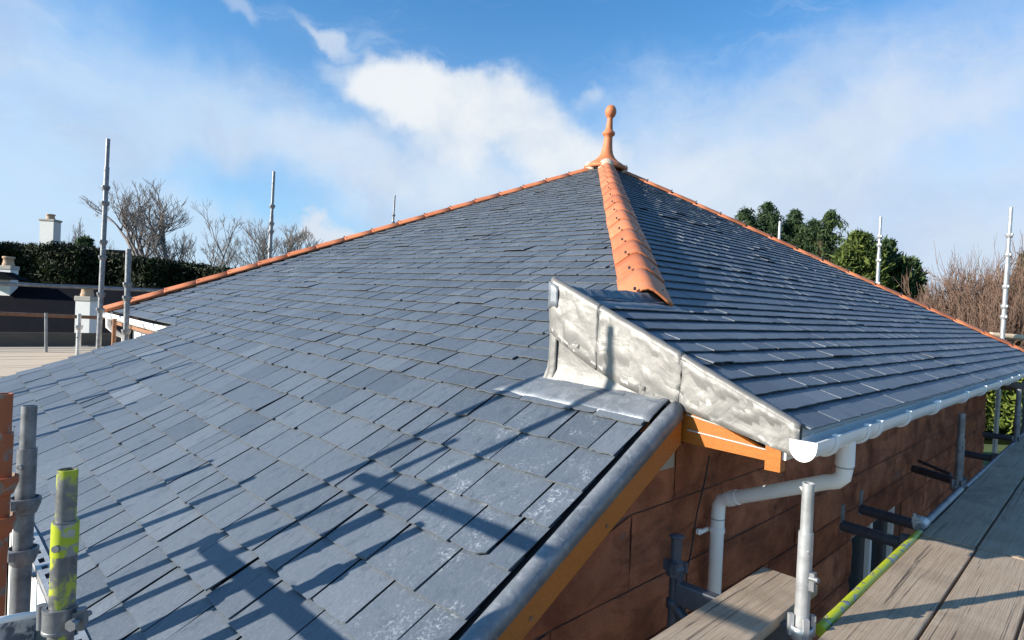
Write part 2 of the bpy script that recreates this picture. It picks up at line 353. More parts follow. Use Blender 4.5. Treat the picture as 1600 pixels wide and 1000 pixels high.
    def build(s, name, mats, parent=None, loc=None, bevel=0, label=None):
        me = bpy.data.meshes.new(name); me.from_pydata(s.v, [], s.f)
        for m in (mats if isinstance(mats, (list, tuple)) else [mats]): me.materials.append(MATS[m])
        me.polygons.foreach_set('material_index', s.mi); me.polygons.foreach_set('use_smooth', s.sm)
        bm = bmesh.new(); bm.from_mesh(me); bmesh.ops.recalc_face_normals(bm, faces=bm.faces) if len(s.f) < 60000 else None
        bm.to_mesh(me); bm.free(); me.update()
        o = bpy.data.objects.new(name, me); COL.objects.link(o)
        if parent:
            o.parent = parent; q = parent; off = V((0, 0, 0))
            while q: off += q.location; q = q.parent
            me.transform(Matrix.Translation(-off))
        if bevel:
            md = o.modifiers.new('bevel', 'BEVEL'); md.width = bevel; md.segments = 2; md.limit_method = 'ANGLE'
        if label: o['label'] = label
        return o
def tag(o, label, cat, group=None):
    o['label'] = label; o['category'] = cat
    if group: o['group'] = group
    return o
def thing(name, label, cat, loc=(0, 0, 0), group=None):
    o = bpy.data.objects.new(name, None); COL.objects.link(o); o.location = loc; o.empty_display_size = .1
    return tag(o, label, cat, group)
def single(o, label, cat, group=None):
    """a thing that is one mesh: put its origin at its own middle base"""
    me = o.data; n = len(me.vertices)
    c = sum((v.co for v in me.vertices), V()) / n; c.z = min(v.co.z for v in me.vertices)
    me.transform(Matrix.Translation(-c)); o.location = o.location + c
    return tag(o, label, cat, group)
def struct(o): o['kind'] = 'structure'; return o
def lerp(a, b, t): return a + (b - a) * t

GZ = -6.3
# ------------------------------------------------------------------ ground, hills
g = MB(); N = 24
rows = [[V((x, y, GZ + .12 * noise.noise(V((x * .05, y * .05, 0))))) for x in [-900 + 1800 * i / N for i in range(N + 1)]] for y in [-900 + 1800 * j / N for j in range(N + 1)]]
g.grid(rows); struct(g.build('ground', 'grass'))
g = MB(); g.box((2, -2, GZ + .14), (13, 13, .02)); struct(g.build('path', 'gravel'))
hl = MB(); rows = []
for k, (dist, hgt) in enumerate([(420, -2), (520, 13), (640, 22), (760, 6)]):
    rows.append([CAM + V((math.sin(a) * dist, math.cos(a) * dist, -3 + hgt * (.55 + .5 * noise.noise(V((a * 4, k * .7, 3)))))) for a in [R(-100 + 3 * i) for i in range(56)]])
hl.grid(rows); struct(hl.build('hills', 'hill'))

# ------------------------------------------------------------------ key points of the roof
A = V((.06, .064, .187))
K = V((6.229, -6.90, -3.153))
T = V((4.94, -6.90, -2.586))
D = V((5.671, -6.90, -3.117))
H = on(1012, 472, (0, -.462, 1), A.z - .462 * A.y)
G = V((-3.75, -7.074, -2.957))
E = V((-.567, -7.158, -2.992))
E2 = V((-.80, -8.80, -3.68))
P = V((5.932, 4.451, -2.993))
NE = A + (P - A) * ((6.25 - A.x) / (P.x - A.x))
NW = V((-3.75, 4.6, -2.96))
VS, EAVE = .545, -8.76

def zr_L(v):
    if v > -7.0: return A.z + (D.z - .03 - A.z) * ((v - A.y) / (-7.0 - A.y))
    return D.z - .03 + VS * (v + 7.0)
def xr_L(v):
    if v > H.y: return lerp(A.x, H.x, (v - A.y) / (H.y - A.y))
    return min(5.652, lerp(H.x, 5.652, (v - H.y) / (-6.9 - H.y)))
def left_L(v):
    if v > -7.1: return lerp(A, G, max(0, (v - A.y) / (-7.1 - A.y)))
    return lerp(E, E2, (v + 7.1) / (EAVE + 7.1))
_Efix = []
def PL(x, v, off=0.):
    l = left_L(v); xr = xr_L(v); x = min(max(x, l.x), xr)
    s = (xr - x) / max(1e-3, xr - l.x)
    pw = 1 + min(1, max(0, (-7.1 - v) / .8))
    z = zr_L(v) + (l.z - zr_L(v)) * s ** pw
    return V((x, lerp(v, l.y, s), z)) + V((0, -.41, .91)) * off
E = PL(-.567, -7.0999); E2 = V((-.80, -8.80, -3.68))
def near_R(v):
    if v < T.x: q = lerp(A, H, (v - A.x) / (H.x - A.x)); return q.y, q.z
    return -6.885, lerp(T.z, K.z, (v - T.x) / (K.x - T.x)) + .012
def far_R(v): q = lerp(A, P, (v - A.x) / (P.x - A.x)); return q.y, q.z
def hipR(v): return lerp(A, H, (v - A.x) / (H.x - A.x))
CR_ = hipR(T.x).z - (T.z + .012)
def PR(y, v, off=0.):
    (yn, zn), (yf, zf) = near_R(v), far_R(v); y = min(max(y, yn), yf)
    if v >= T.x: yn = max(-6.885, hipR(v).y); zn += CR_ * max(0, 1 - (v - T.x) / (K.x - T.x))
    s = (y - yn) / max(1e-3, yf - yn)
    return V((v, y, lerp(zn, zf, s))) + V((.47, 0, .88)) * off

def slates(mb, Pf, span, rows, wmin, wmax, lift, seed, head=1.35, rag=.004, jit=1.0, gap=1.0):
    rnd = random.Random(seed); NS = 5
    for i in range(1, len(rows)):
        vt, vp = rows[i], rows[i - 1]; ex = vt - vp
        a0, a1 = span(vt); a = a0 - rnd.uniform(0, wmax)
        row_j = rnd.uniform(-.004, .004) * jit
        while a < a1:
            wd = rnd.uniform(wmin, wmax) if rnd.random() > .12 else rnd.uniform(wmin * .6, wmin)
            b0, b1 = a + (.003 + rnd.uniform(0, .006)) * gap, a + wd - (.003 + rnd.uniform(0, .005)) * gap; a += wd
            if b1 < a0 + .02: continue
            if a1 - b1 < .11: b1 = a1; a = a1 + 1
            sk = rnd.uniform(-.006, .006) * jit; lf = lift + rnd.uniform(-.002, .0035) * jit + (.010 if rnd.random() < .025 else 0); th = rnd.uniform(.005, .008)
            vv = vt + (rnd.uniform(-.006, .006) * jit + row_j) * (1 if ex > 0 else -1)
            if rnd.random() < .012: vv -= ex * .22                    # a slate sitting high
            vh = vv - ex * head; tw = rnd.uniform(-.0025, .0025)
            tail, headp, bot = [], [], []
            cut0 = rnd.random() < .10; cut1 = rnd.random() < .10
            for q in range(NS + 1):
                t = q / NS; aa = lerp(b0, b1, t); j = rnd.uniform(-rag, rag)
                vt_ = vv + (j + sk * (t - .5)) * (1 if ex > 0 else -1)
                if (q == 0 and cut0) or (q == NS and cut1): vt_ -= ex * rnd.uniform(.03, .09)
                tail.append(Pf(aa, vt_, lf + tw * (t - .5) * 2)); bot.append(Pf(aa, vt_ - ex * .004, lf - th)); headp.append(Pf(aa + rnd.uniform(-.001, .001), vh, .001))
            if (tail[0] - tail[-1]).length < .025: continue
            n = NS + 1; vs = tail + headp + bot
            fs = [(q, q + 1, n + q + 1, n + q) for q in range(NS)]
            fs += [(0, n, 2 * n), (n - 1, 3 * n - 1, 2 * n - 1)]
            mb.add(vs, fs, 0); o_ = len(mb.v) - 3 * n
            for q in range(NS): mb.f.append(tuple(o_ + k for k in (2 * n + q, 2 * n + q + 1, q + 1, q))); mb.mi.append(2); mb.sm.append(False)

# ------------------------------------------------------------------ the house
house = thing('sandstone_house', 'red sandstone house under a new slate hip roof with terracotta hips and white gutter', 'house', (1.2, -1.5, GZ))

rl = [.12]
while rl[-1] > -6.93: rl.append(rl[-1] - lerp(.128, .165, min(1, -rl[-1] / 6)))
rl.append(-7.095)
while rl[-1] > EAVE: rl.append(rl[-1] - .192)
mb = MB(); slates(mb, PL, lambda v: (left_L(v).x, xr_L(v) - (.0 if v > H.y else .01)), rl, .19, .34, .019, 3)
und = [[PL(lerp(left_L(v).x, xr_L(v), s), v, -.012) for s in [i / 12 for i in range(13)]] for v in [A.y - .05 - i * .28 for i in range(26)]]
mb.slab(und, .03, 1)
und = [[PL(lerp(left_L(v).x + .02, xr_L(v), s), v, -.012) for s in [i / 12 for i in range(13)]] for v in [-7.11 - i * .17 for i in range(11)]]
mb.slab(und, .03, 1)
mb.build('roof_slope', ['slate_courses_x', 'felt', 'slate_edge'], house, label='long blue-grey slate slope that runs down to the low eave, pale lime splashes near the lead')

rr = [.312]
while rr[-1] < 6.18: rr.append(rr[-1] + .1209)
mb = MB(); slates(mb, PR, lambda v: (near_R(v)[0] + .01, far_R(v)[0]), rr, .24, .42, .019, 11, rag=.0025, jit=.45, gap=.4)
for lo, hi, k in ((.1, T.x - .005, 30), (T.x, 6.13, 8)):
    und = [[PR(lerp(near_R(v)[0], far_R(v)[0], s), v, -.010) for s in [i / 14 for i in range(15)]] for v in [lerp(lo, hi, i / k) for i in range(k + 1)]]
    mb.slab(und, .03, 1)
mb.build('roof_slope', ['slate_courses_y', 'felt', 'slate_edge'], house, label='darker slate slope above the white gutter, thick shadow lines under its courses')
# the two slopes at the back, closing the roof
for pts, nm in (((A, G, NW), 'slate_courses_y'), ((A, NE, NW), 'slate_courses_x')):
    mb = MB(); a, b_, c = pts
    mb.slab([[lerp(a, lerp(b_, c, s), max(t, .004)) for s in [i / 10 for i in range(11)]] for t in [j / 20 for j in range(21)]], .04)
    mb.build('roof_slope', nm, house)

# hip tiles
TP = [(-.165, -.088), (-.125, -.055), (-.072, -.012), (-.036, .012), (0, .021), (.036, .012), (.072, -.012), (.125, -.055), (.165, -.088)]
def hip(a, b, lens, flat=1.0, wide=1.0):
    mb = MB(); d = (b - a).normalized(); x = d.cross(V((0, 0, 1))).normalized(); z = x.cross(d)
    tot = (b - a).length; s = .30; k = 0
    while s < tot:
        L = lens(s / tot); e = min(s + L + .05, tot)
        if tot - e < .10: e = tot
        rise = .052 * flat + random.uniform(-.003, .003); sh = random.uniform(-.005, .005)
        rows = []
        for t, up, sc in ((s, -.007, .99), (lerp(s, e, .5), -.001, .995), (e - .010, .004, 1.0), (e, .003, 1.0)):
            rows.append([a + d * t + x * (px * wide * sc + sh) + z * (pz * flat * sc + rise + up) for px, pz in TP])
        mb.slab(rows, .017, 0, True)
        for px in (-.085, .085):                                   # clip at the joint
            mb.box(a + d * (e - .004) + x * px * wide + z * (rise + .012), (.008, .011, .008), (x, d, z), 1)
        s = s + L; k += 1
        if e >= tot - 1e-4: break
    return mb
crown = V((0, 0, .015))
hip(A + crown, H + V((0, 0, .02)), lambda t: .40 + .34 * (1 - t)).build('hip_tiles', ['terracotta', 'dark_steel'], house, label='near terracotta hip running from the finial down to the lead saddle')
hip(A + crown, G + V((-.04, -.10, .02)), lambda t: .47, .66, .85).build('hip_tiles', ['terracotta', 'dark_steel'], house, label='left terracotta hip against the sky')
hip(A + crown, NE + crown, lambda t: .49, .66, .85).build('hip_tiles', ['terracotta', 'dark_steel'], house, label='right terracotta hip, reddish in the weak light')
hip(A + crown, NW + crown, lambda t: .5).build('hip_tiles', ['terracotta', 'dark_steel'], house)

# finial: ball, neck, collar and flared base over mortar
FB = on(946, 252, (0, 0, 0) if 0 else (CF.x, CF.y, 0), CF.x * A.x + CF.y * A.y)
fz = FB.z
m = MB()
u = (on(948, 165, (CF.x, CF.y, 0), CF.x * A.x + CF.y * A.y).z - fz) / 87        # metres per photo pixel there
prof = [(0, 87), (3.5, 86.4), (6.5, 84), (8.4, 80), (8.9, 76.5), (8.0, 72), (6.2, 69), (4.6, 67.5), (4.2, 66), (4.6, 60), (5.4, 52), (6.0, 47.5), (8.6, 46), (9.8, 44), (9.8, 42), (8.6, 40), (6.4, 38.5),
        (6.6, 34), (7.2, 26), (8.2, 18), (10, 11), (13.5, 5), (19, 0), (27, -5), (34, -9.5), (34, -14), (28, -14)]
prof = [(r_ * u, z_ * u) for r_, z_ in prof]
lean = (V((.055, .0, 1))).normalized()
m.lathe(prof, (A.x, A.y, fz), lean, 28); m.build('finial', 'terracotta', house, label='terracotta ball finial on a flared base at the apex')
for tgt in (G, H, NE):
    m = MB(); d = (tgt - A).normalized(); m.lathe([(.02, 0), (.13, .01), (.16, .05), (.12, .10), (.03, .12)], A + d * .30 + V((0, 0, -.0)), d, 12); m.build('mortar_bedding', 'mortar', house)

# lead cheek
yc = -6.905
cheek = [T + V((0, -.005, .03)), V((5.30, yc, T.z - (5.30 - T.x) * .44 + .03)), V((5.671, yc, -2.878)), ony(1250, 690, yc) + V((.0, 0, .03)), ony(1243, 714, yc), ony(1170, 672, yc), V((5.70, yc, -3.125)), D + V((-.02, -.005, 0)), V((5.3, yc, -3.15)), V((4.93, yc, -3.165))]
cheek[0].y = yc
m = MB(); top = [(T.x, T.z + .03), (6.225, K.z + .025)]
def zt(x): return lerp(top[0][1], top[1][1], (x - top[0][0]) / (top[1][0] - top[0][0]))
def zb_(x):
    if x < 5.671: return -3.165 + .05 * (x - 4.93) / .74
    q0, q1 = ony(1062, 640, yc), ony(1243, 714, yc); return lerp(-3.118, q1.z, (x - 5.671) / (q1.x - 5.671))
rows = []
for k in range(9):
    rows.append([])
    for i in range(27):
        x = lerp(T.x - .012 * (k / 8) ** 2, 6.215, i / 26); t = k / 8
        dent = .006 * noise.noise(V((x * 7, t * 4, 1.3))) + .004 * noise.noise(V((x * 17, t * 9, 5)))
        flare = .05 * max(0, (t - .72) / .28) ** 2 if x < 5.66 else 0
        rows[-1].append(V((x - (.045 * max(0, t - .7) / .3 if i == 0 else 0), yc - flare + dent, lerp(zt(x), zb_(x), t))))
m.grid([[p + V((0, 0, 0)) for p in r_] for r_ in rows]); 
m.grid([[p + V((0, .012, 0)) for p in r_] for r_ in rows])
chk = m.build('lead_cheek', 'lead', house, label='bright new lead cheek, dented and stained, triangular')
# laps welded on the cheek, slightly proud
m = MB()
def strip(pts, wid, off, n=10):
    pts = [V(p) for p in pts]; rows = []
    for a, b_ in zip(pts[:-1], pts[1:]):
        for i in range(n + 1):
            rows.append(lerp(a, b_, i / n))
    d = (pts[-1] - pts[0]).normalized(); nr = V((0, -1, 0)); side = d.cross(nr).normalized()
    m.slab([[p + nr * (off + .004 * noise.noise(p * 9)) - side * wid / 2 for p in rows], [p + nr * (off + .004 * noise.noise(p * 9 + V((3, 0, 0)))) + side * wid / 2 for p in rows]], .004)
def skirt(x):
    f_ = min(1, max(0, (x - T.x) / (5.66 - T.x))); return lerp(zt(x), zb_(x), .44 + .54 * f_)
m2 = MB(); rws = [[V((lerp(T.x + .0, T.x + .050, i / 3) - .055 * max(0, k / 12 - .62) / .38, yc - .010 - .06 * max(0, k / 12 - .66) ** 2 * 8, lerp(skirt(T.x) + .02, -3.168, k / 12) + (.0 if k < 12 else .006))) for i in range(4)] for k in range(13)]
m2.slab(rws, .006, 0, True); m2.build('lead_lap', 'lead', chk)
for x_, t_, a_ in ((5.11, .56, -.2), (5.50, .88, -.25)):                 # welded patches
    m2 = MB(); c_ = V((x_, yc - .017, lerp(zt(x_), zb_(x_), t_ * .9))); rws = [[c_ + V((lerp(-.035, .035, i / 3), .001 * math.sin(i * 2 + k), lerp(.022, -.022, k / 3) + a_ * lerp(-.035, .035, i / 3))) for i in range(4)] for k in range(4)]
    m2.slab(rws, .003, 0, True); m2.build('lead_patch', 'lead', chk)
a0, a1 = V((T.x - .004, yc, T.z + .040)), V((6.215, yc, K.z + .034))
for s0, s1, up in ((0, .25, .004), (.245, .605, .002), (.60, 1.0, 0)):
    m2 = MB(); rows = []
    for k in range(19):
        t = lerp(s0, s1, k / 18); c = lerp(a0, a1, t); wob = .003 * noise.noise(V((t * 25, 2, s0))); zk = skirt(c.x); col_ = []
        for q in range(8):
            u_ = q / 7; zz = lerp(zk, c.z - .022, u_); xx_ = c.x + .004 * noise.noise(V((t * 9, u_ * 3, 4)))
            col_.append(V((xx_, yc - .012 - up - .007 * noise.noise(V((c.x * 9, zz * 12, 3 + s0))) - .004 * noise.noise(V((c.x * 23, zz * 31, 7))) , zz)))
        col_ += [V((c.x, yc + qx, c.z + qz + up + wob)) for qx, qz in ((-.014, -.010), (-.006, .002), (.008, .008), (.030, .003), (.055, -.010), (.075, -.020))]
        rows.append(col_)
    m2.slab(rows, .005, 0, True); m2.build('lead_capping', 'lead', chk)
m2 = MB(); rws = [[V((lerp(T.x - .010, T.x + .055, i / 3), yc - .022, lerp(zt(T.x + .022 * i) - .005, zt(T.x) - .15 + .015 * math.sin(i), k / 4))) for i in range(4)] for k in range(5)]
m2.slab(rws, .004, 0, True); m2.build('lead_lap', 'weathered_lead', chk)
# lead saddle behind the cheek, under the end of the hip tiles
m2 = MB(); rws = [[PR(lerp(-6.87, H.y + .18, i / 12), lerp(T.x + .0, T.x + .0 + .17, k / 4), .016 + .012 * noise.noise(V((i * .5, k * .8, 0))) + (.035 if k == 0 else 0)) for i in range(13)] for k in range(5)]
m2.slab(rws, .005, 0, True); m2.build('lead_saddle', 'weathered_lead', house)
m2 = MB(); rws = [[H + V((lerp(-.14, .20, k / 5), lerp(-.30, .22, i / 6), 0)) + V((0, 0, .02 - 0.50 * max(0, lerp(-.14, .20, k / 5)) + .30 * min(0, lerp(-.30, .22, i / 6)) + .01 * noise.noise(V((i, k, 4)))) ) for i in range(7)] for k in range(6)]
m2.slab(rws, .005, 0, True); m2.build('lead_saddle', 'weathered_lead', house)
# apron on the long slope
m2 = MB(); rws = []
for k in range(6):
    t = k / 5; y0, y1 = -6.90, -7.045
    rws.append([PL(lerp(4.72 + .18 * (1 - t) ** 1.2, 5.66, i / 18), 0, 0) if 0 else (lambda x: (lambda q: V((x, q.y, q.z)))(PL(min(x, 5.61), lerp(-6.88, -7.075, t), (.016 if t > .8 else .019) + .003 * noise.noise(V((x * 8, t * 3, 2))))))(lerp(4.70 + .20 * (1 - t), 5.66, i / 18)) for i in range(19)])
m2.slab(rws, .005, 0, True); m2.build('lead_apron', 'weathered_lead', house, label='flat grey lead apron at the foot of the cheek')

# verge: lead roll, oak coloured bargeboard
m = MB(); rows = []
for k in range(31):
    v = lerp(-6.93, EAVE - .02, k / 30); z = zr_L(v) ; wob = .006 * noise.noise(V((v * 5, 3, 0)))
    rows.append([V((x + wob * .6, v, z + dz + wob)) for x, dz in ((5.668, -.020), (5.669, .000), (5.677, .015), (5.695, .024), (5.714, .020), (5.730, .006), (5.737, -.014), (5.739, -.050))])
m.slab(rows, .006, 0, True); m.build('verge_capping', 'weathered_lead', house, label='rounded grey lead roll along the raking verge')
m = MB(); poly = []
for k in (0, 1):
    v = (-6.93, EAVE)[k]; z = zr_L(v); poly.append((v, z - .02, z - .160))
m.prism([V((5.702, poly[0][0], poly[0][1])), V((5.702, poly[1][0], poly[1][1])), V((5.702, poly[1][0], poly[1][2])), V((5.702, poly[0][0], poly[0][2]))], (.030, 0, 0))
brg = m.build('bargeboard', 'oak_plastic', house, label='orange oak bargeboard under the lead verge')
for v in (-7.45, -7.85, -8.3):
    m = MB(); m.lathe([(.0001, .004), (.007, .003), (.008, 0)], (5.733, v, zr_L(v) - .125), (1, 0, 0), 10); m.build('screw_cap', 'rusty_steel', brg)
# boxed end of the eave: three boards with bright trims
y0 = -6.895
z_bot, z_mid, z_top = -3.268, -3.212, -3.158
bx = MB()
def rake(x): return lerp(-3.105, -3.285, (x - 5.70) / .50)
xl, xr = 5.705, 6.118
bx.prism([V((xl, y0, z_bot)), V((xr, y0, z_bot - .012)), V((xr, y0, max(rake(xr), z_bot))), V((xl + .01, y0, rake(xl)))], (0, .03, 0))
bx.prism([V((6.085, y0 - .010, z_bot - .045)), V((6.145, y0 - .010, z_bot - .045)), V((6.145, y0 - .010, -3.225)), V((6.085, y0 - .010, -3.20))], (0, .05, 0))
bx.box((5.90, -1.17, -3.262), (.22, 5.66, .006), mi=1)
sfo = bx.build('soffit_box', ['oak_plastic', 'white_plastic'], house, label='bright orange boxed end of the eave beside the lead')
bx = MB()
bx.bar((5.735, y0 - .004, z_top + .012), (5.90, y0 - .004, z_top - .012), .006, .005); bx.bar((5.745, y0 - .005, z_mid), (6.085, y0 - .005, z_mid - .022), .006, .005)
bx.build('trim_strip', 'silver_trim', sfo)

# fascia, gutter, brackets
m = MB(); m.box((6.150, -1.12, -3.205), (.010, 5.77, .06)); m.build('fascia', 'white_plastic', house)
m = MB(); rows = []
for k in range(24):
    y = lerp(-6.87, 4.6, k / 23); rows.append([V((6.105, y, -3.116)), V((6.165, y, -3.142)), V((6.192, y, -3.172))])
m.slab(rows, .004); m.build('eave_strip', 'white_plastic', house)
gx, gz, gr = 6.236, -3.176, .046
def gprof(r_, n=14): return [(gx + r_ * math.cos(math.pi + math.pi * i / n), gz + 1.22 * r_ * math.sin(math.pi + math.pi * i / n) - (.012)) for i in range(n + 1)]
def gut(ax0, ax1, fr, name, par):
    out, inn = gprof(gr), gprof(gr - .004); prof = [(gx - gr, gz)] + out + [(gx + gr, gz + .004), (gx + gr - .009, gz + .004), (gx + gr - .009, gz - .002)] + inn[::-1][1:] + [(gx - gr + .004, gz)]
    mm = MB(); mm.sweep([fr(p_) for p_ in prof], ax0, ax1, fr.x, V((0, 0, 1)), smooth=False); return mm.build(name, 'white_plastic', par)
class FR:
    def __init__(s, x, f): s.x = V(x); s.f = f
    def __call__(s, p_): return s.f(p_)
frR = FR((1, 0, 0), lambda p_: p_)
gutR = gut(V((0, -6.93, 0)), V((0, 4.72, 0)), frR, 'gutter', house); gutR['label'] = 'long white half-round gutter under the dark slate slope'
def hoop(mm, y, wd, grow):
    o = gprof(gr + grow); i_ = gprof(gr + .001)
    prof = [(gx - gr - grow, gz + .006)] + o + [(gx + gr + grow, gz + .012), (gx + gr - .014, gz + .014), (gx + gr - .014, gz + .006), (gx + gr + .001, gz + .005)] + i_[::-1][1:] + [(gx - gr, gz + .006)]
    mm.sweep(prof, V((0, y - wd / 2, 0)), V((0, y + wd / 2, 0)), V((1, 0, 0)), V((0, 0, 1)))
for px_, kind in ((1308, 0), (1357, 0), (1376, 0), (1421, 0), (1467, 1), (1512, 0), (1540, 0), (1563, 0), (1581, 0), (1592, 0)):
    vv = 690 - (px_ - 1308) * (690 - 580) / 292
    y = on(px_, vv, (1, 0, 0), gx + gr).y; mm = MB(); hoop(mm, y, .032, .011)
    if kind: hoop(mm, y - .07, .02, .006); hoop(mm, y + .07, .02, .006); hoop(mm, y, .13, .004)
    mm.build('gutter_bracket', 'white_plastic', gutR)
for y in (1.4, 2.3, 3.2, 4.1):
    mm = MB(); hoop(mm, y, .032, .011); mm.build('gutter_bracket', 'white_plastic', gutR)
mm = MB(); pr = gprof(gr + .004); mm.prism([V((a, -6.938, c)) for a, c in [(gx - gr - .004, gz + .006)] + pr + [(gx + gr + .004, gz + .006)]], (0, .010, 0)); mm.build('end_cap', 'white_plastic', gutR)
# outlet, swan neck, downpipe
oy = -6.42
lp = onx(1122, 800, 5.64)
path = [V((gx, oy, gz - .045)), V((gx, oy, -3.35)), V((gx - .004, oy, -3.385)), V((gx - .03, oy + .005, -3.412)), V((gx - .07, oy + .01, -3.425))]
end = V((5.64, lp.y, lp.z + .02)); tgt2 = V((5.70, lp.y - .006, lp.z + .085))
path += [lerp(path[-1], tgt2, t) for t in (.5, 1)] + [V((5.66, lp.y, lp.z + .07)), V((5.642, lp.y, lp.z + .035)), V((5.64, lp.y, lp.z - .02)), V((5.64, lp.y, GZ + .2))]
m = MB(); m.tube(path, .034, 18); dp = m.build('downpipe', 'white_plastic', house, label='white plastic downpipe with swan neck')
def collar(c0, c1, r_, nm, mt='white_plastic'):
    q = MB(); q.tube([c0, c1], r_, 18); return q.build(nm, mt, dp)
collar(V((gx, oy, gz - .05)), V((gx, oy, gz - .16)), .0385, 'pipe_socket'); collar(V((gx, oy, -3.34)), V((gx, oy, -3.346)), .0345, 'pipe_socket', 'joint_grey')
dn = (path[5] - path[4]).normalized()
collar(tgt2 - dn * .05, tgt2 - dn * .02, .0375, 'pipe_socket'); collar(tgt2 - dn * .015, tgt2 + dn * .012, .039, 'pipe_socket')
collar(V((5.64, lp.y, lp.z - .03)), V((5.64, lp.y, lp.z - .036)), .0347, 'pipe_socket', 'joint_grey')
q = MB(); zc = onx(1120, 828, 5.64).z; q.tube([(5.64, lp.y, zc - .012), (5.64, lp.y, zc + .012)], .038, 18); q.box((5.60, lp.y - .065, zc), (.006, .04, .010)); q.tube([(5.60, lp.y - .105, zc), (5.585, lp.y - .105, zc)], .016, 12); q.build('pipe_clip', 'white_plastic', dp)

# sandstone wall: individual dressed blocks in front of a mortar core
WX = 5.571
win = (-3.72, -2.05, -5.75, -4.47)                                   # y0 y1 z0 z1
m = MB()
def ztop(y):
    if y > -6.9: return -3.33
    return zr_L(y) - .10
core = [(-8.62, -7.0), (-7.0, win[0]), (win[0], win[1]), (win[1], 3.47)]
def wallpiece(y0_, y1_, z0_, z1a, z1b, x=WX - .016, th=.35): m.prism([V((x, y0_, z0_)), V((x, y1_, z0_)), V((x, y1_, z1b)), V((x, y0_, z1a))], (-th, 0, 0), 1)
wallpiece(-8.62, -6.9, GZ, ztop(-8.62), ztop(-6.901)); wallpiece(-6.9, win[0], GZ, -3.33, -3.33); wallpiece(win[0], win[1], GZ, win[2], win[2]); wallpiece(win[0], win[1], win[3], -3.33, -3.33); wallpiece(win[1], 3.47, GZ, -3.33, -3.33)
rnd = random.Random(5)
zc_ = -3.335; hs = [.285, .33, .30, .34, .28, .33, .30, .31, .34, .3]
courses = [(-3.10, -3.33)] + []
z = -3.0; bounds = [-2.98, -3.30, -3.605, -3.945, -4.22, -4.47, -4.79, -5.11, -5.43, -5.75, -6.05, GZ]
for i in range(len(bounds) - 1):
    z1, z0 = bounds[i] - .004, bounds[i + 1] + .004
    y = -8.6 + rnd.uniform(-.5, 0)
    while y < 3.47:
        L = rnd.uniform(.7, 1.7); ya, yb = max(y + .004, -8.62), min(y + L - .004, 3.465); y += L
        if yb - ya < .05: continue
        segs = [(ya, yb)]
        if z0 < win[3] - .02 and z1 > win[2] + .02:
            segs = [(a, b_) for a, b_ in ((ya, min(yb, win[0])), (max(ya, win[1]), yb)) if b_ - a > .04]
        for a, b_ in segs:
            if ztop(a) < z0 + .05 and a < -6.9: a = -7.0 + (z0 + .16 - zr_L(-7.0)) / VS
            if b_ - a < .05: continue
            ta, tb = min(z1, ztop(a) - .005), min(z1, ztop(b_) - .005)
            if ta < z0 + .02 or tb < z0 + .02:
                if max(ta, tb) < z0 + .06: continue
                ta, tb = max(ta, z0 + .01), max(tb, z0 + .01)
            nx, nz = max(4, int((b_ - a) / .035)), 9; pr = rnd.uniform(0, .010); sd_ = rnd.uniform(0, 90); rws = []
            for k in range(nz + 1):
                rws.append([])
                for j in range(nx + 1):
                    s, t = j / nx, k / nz; yy = lerp(a, b_, s); zz = lerp(z0, lerp(ta, tb, s), t)
                    edge = (s in (0, 1)) or (t in (0, 1))
                    n_ = .010 * noise.noise(V((yy * 6, zz * 9, sd_))) + .006 * noise.noise(V((yy * 19, zz * 23, sd_))) - .035 * max(0, noise.noise(V((yy * 2.5, zz * 8, sd_ + 4))) - .18)
                    x = WX - .006 + .3 * n_ if edge else WX + pr + n_
                    if edge: yy += .003 * noise.noise(V((zz * 30, yy * 3, 1))); zz += .003 * noise.noise(V((yy * 30, zz * 3, 2)))
                    rws[-1].append(V((x, yy, zz)))
            m.grid(rws, 0, True)
m.build('wall', ['sandstone', 'stone_mortar'], house, label='red sandstone wall of large stained blocks')
m = MB()
for w_i, (a, b_) in enumerate((((5.55, 3.47), (-3.5, 3.47)), ((-3.5, 3.47), (-3.5, -6.85)), ((-3.5, -6.85), (-.3, -6.85)), ((-.3, -6.85), (-.3, -8.55)), ((-.3, -8.55), (5.55, -8.55)))):
    a, b_ = V((*a, 0)), V((*b_, 0)); d = (b_ - a).normalized(); n_ = V((d.y, -d.x, 0)) * -.12
    if w_i == 3: m.prism([V((a.x, a.y, GZ)), V((b_.x, b_.y, GZ)), V((b_.x, b_.y, -3.72)), V((a.x, a.y, -3.15))], n_)
    elif w_i == 4: m.prism([V((a.x, a.y, GZ)), V((b_.x, b_.y, GZ)), V((b_.x, b_.y, -4.10)), V((a.x, a.y, -3.74))], n_)
    else: m.prism([V((a.x, a.y, GZ)), V((b_.x, b_.y, GZ)), V((b_.x, b_.y, -3.08)), V((a.x, a.y, -3.08))], n_)
m.build('rendered_wall', 'render_white', house, label='white rendered wall under the left gutter')
wn = MB(); x = WX - .10; y0w, y1w, z0w, z1w = win
for a, b_ in ((y0w, y0w + .07), (y0w + .80, y0w + .87), (y1w - .07, y1w)): wn.box((x, (a + b_) / 2, (z0w + z1w) / 2), (.035, (b_ - a) / 2, (z1w - z0w) / 2))
for zz in (z0w + .035, z1w - .035): wn.box((x - .002, (y0w + y1w) / 2, zz), (.033, (y1w - y0w) / 2 - .072, .035))
wo = wn.build('window', 'white_plastic', house)
wn = MB(); wn.box((x - .012, (y0w + y1w) / 2, (z0w + z1w) / 2), (.006, (y1w - y0w) / 2 - .03, (z1w - z0w) / 2 - .03)); wn.build('pane', 'glass_dark', wo)
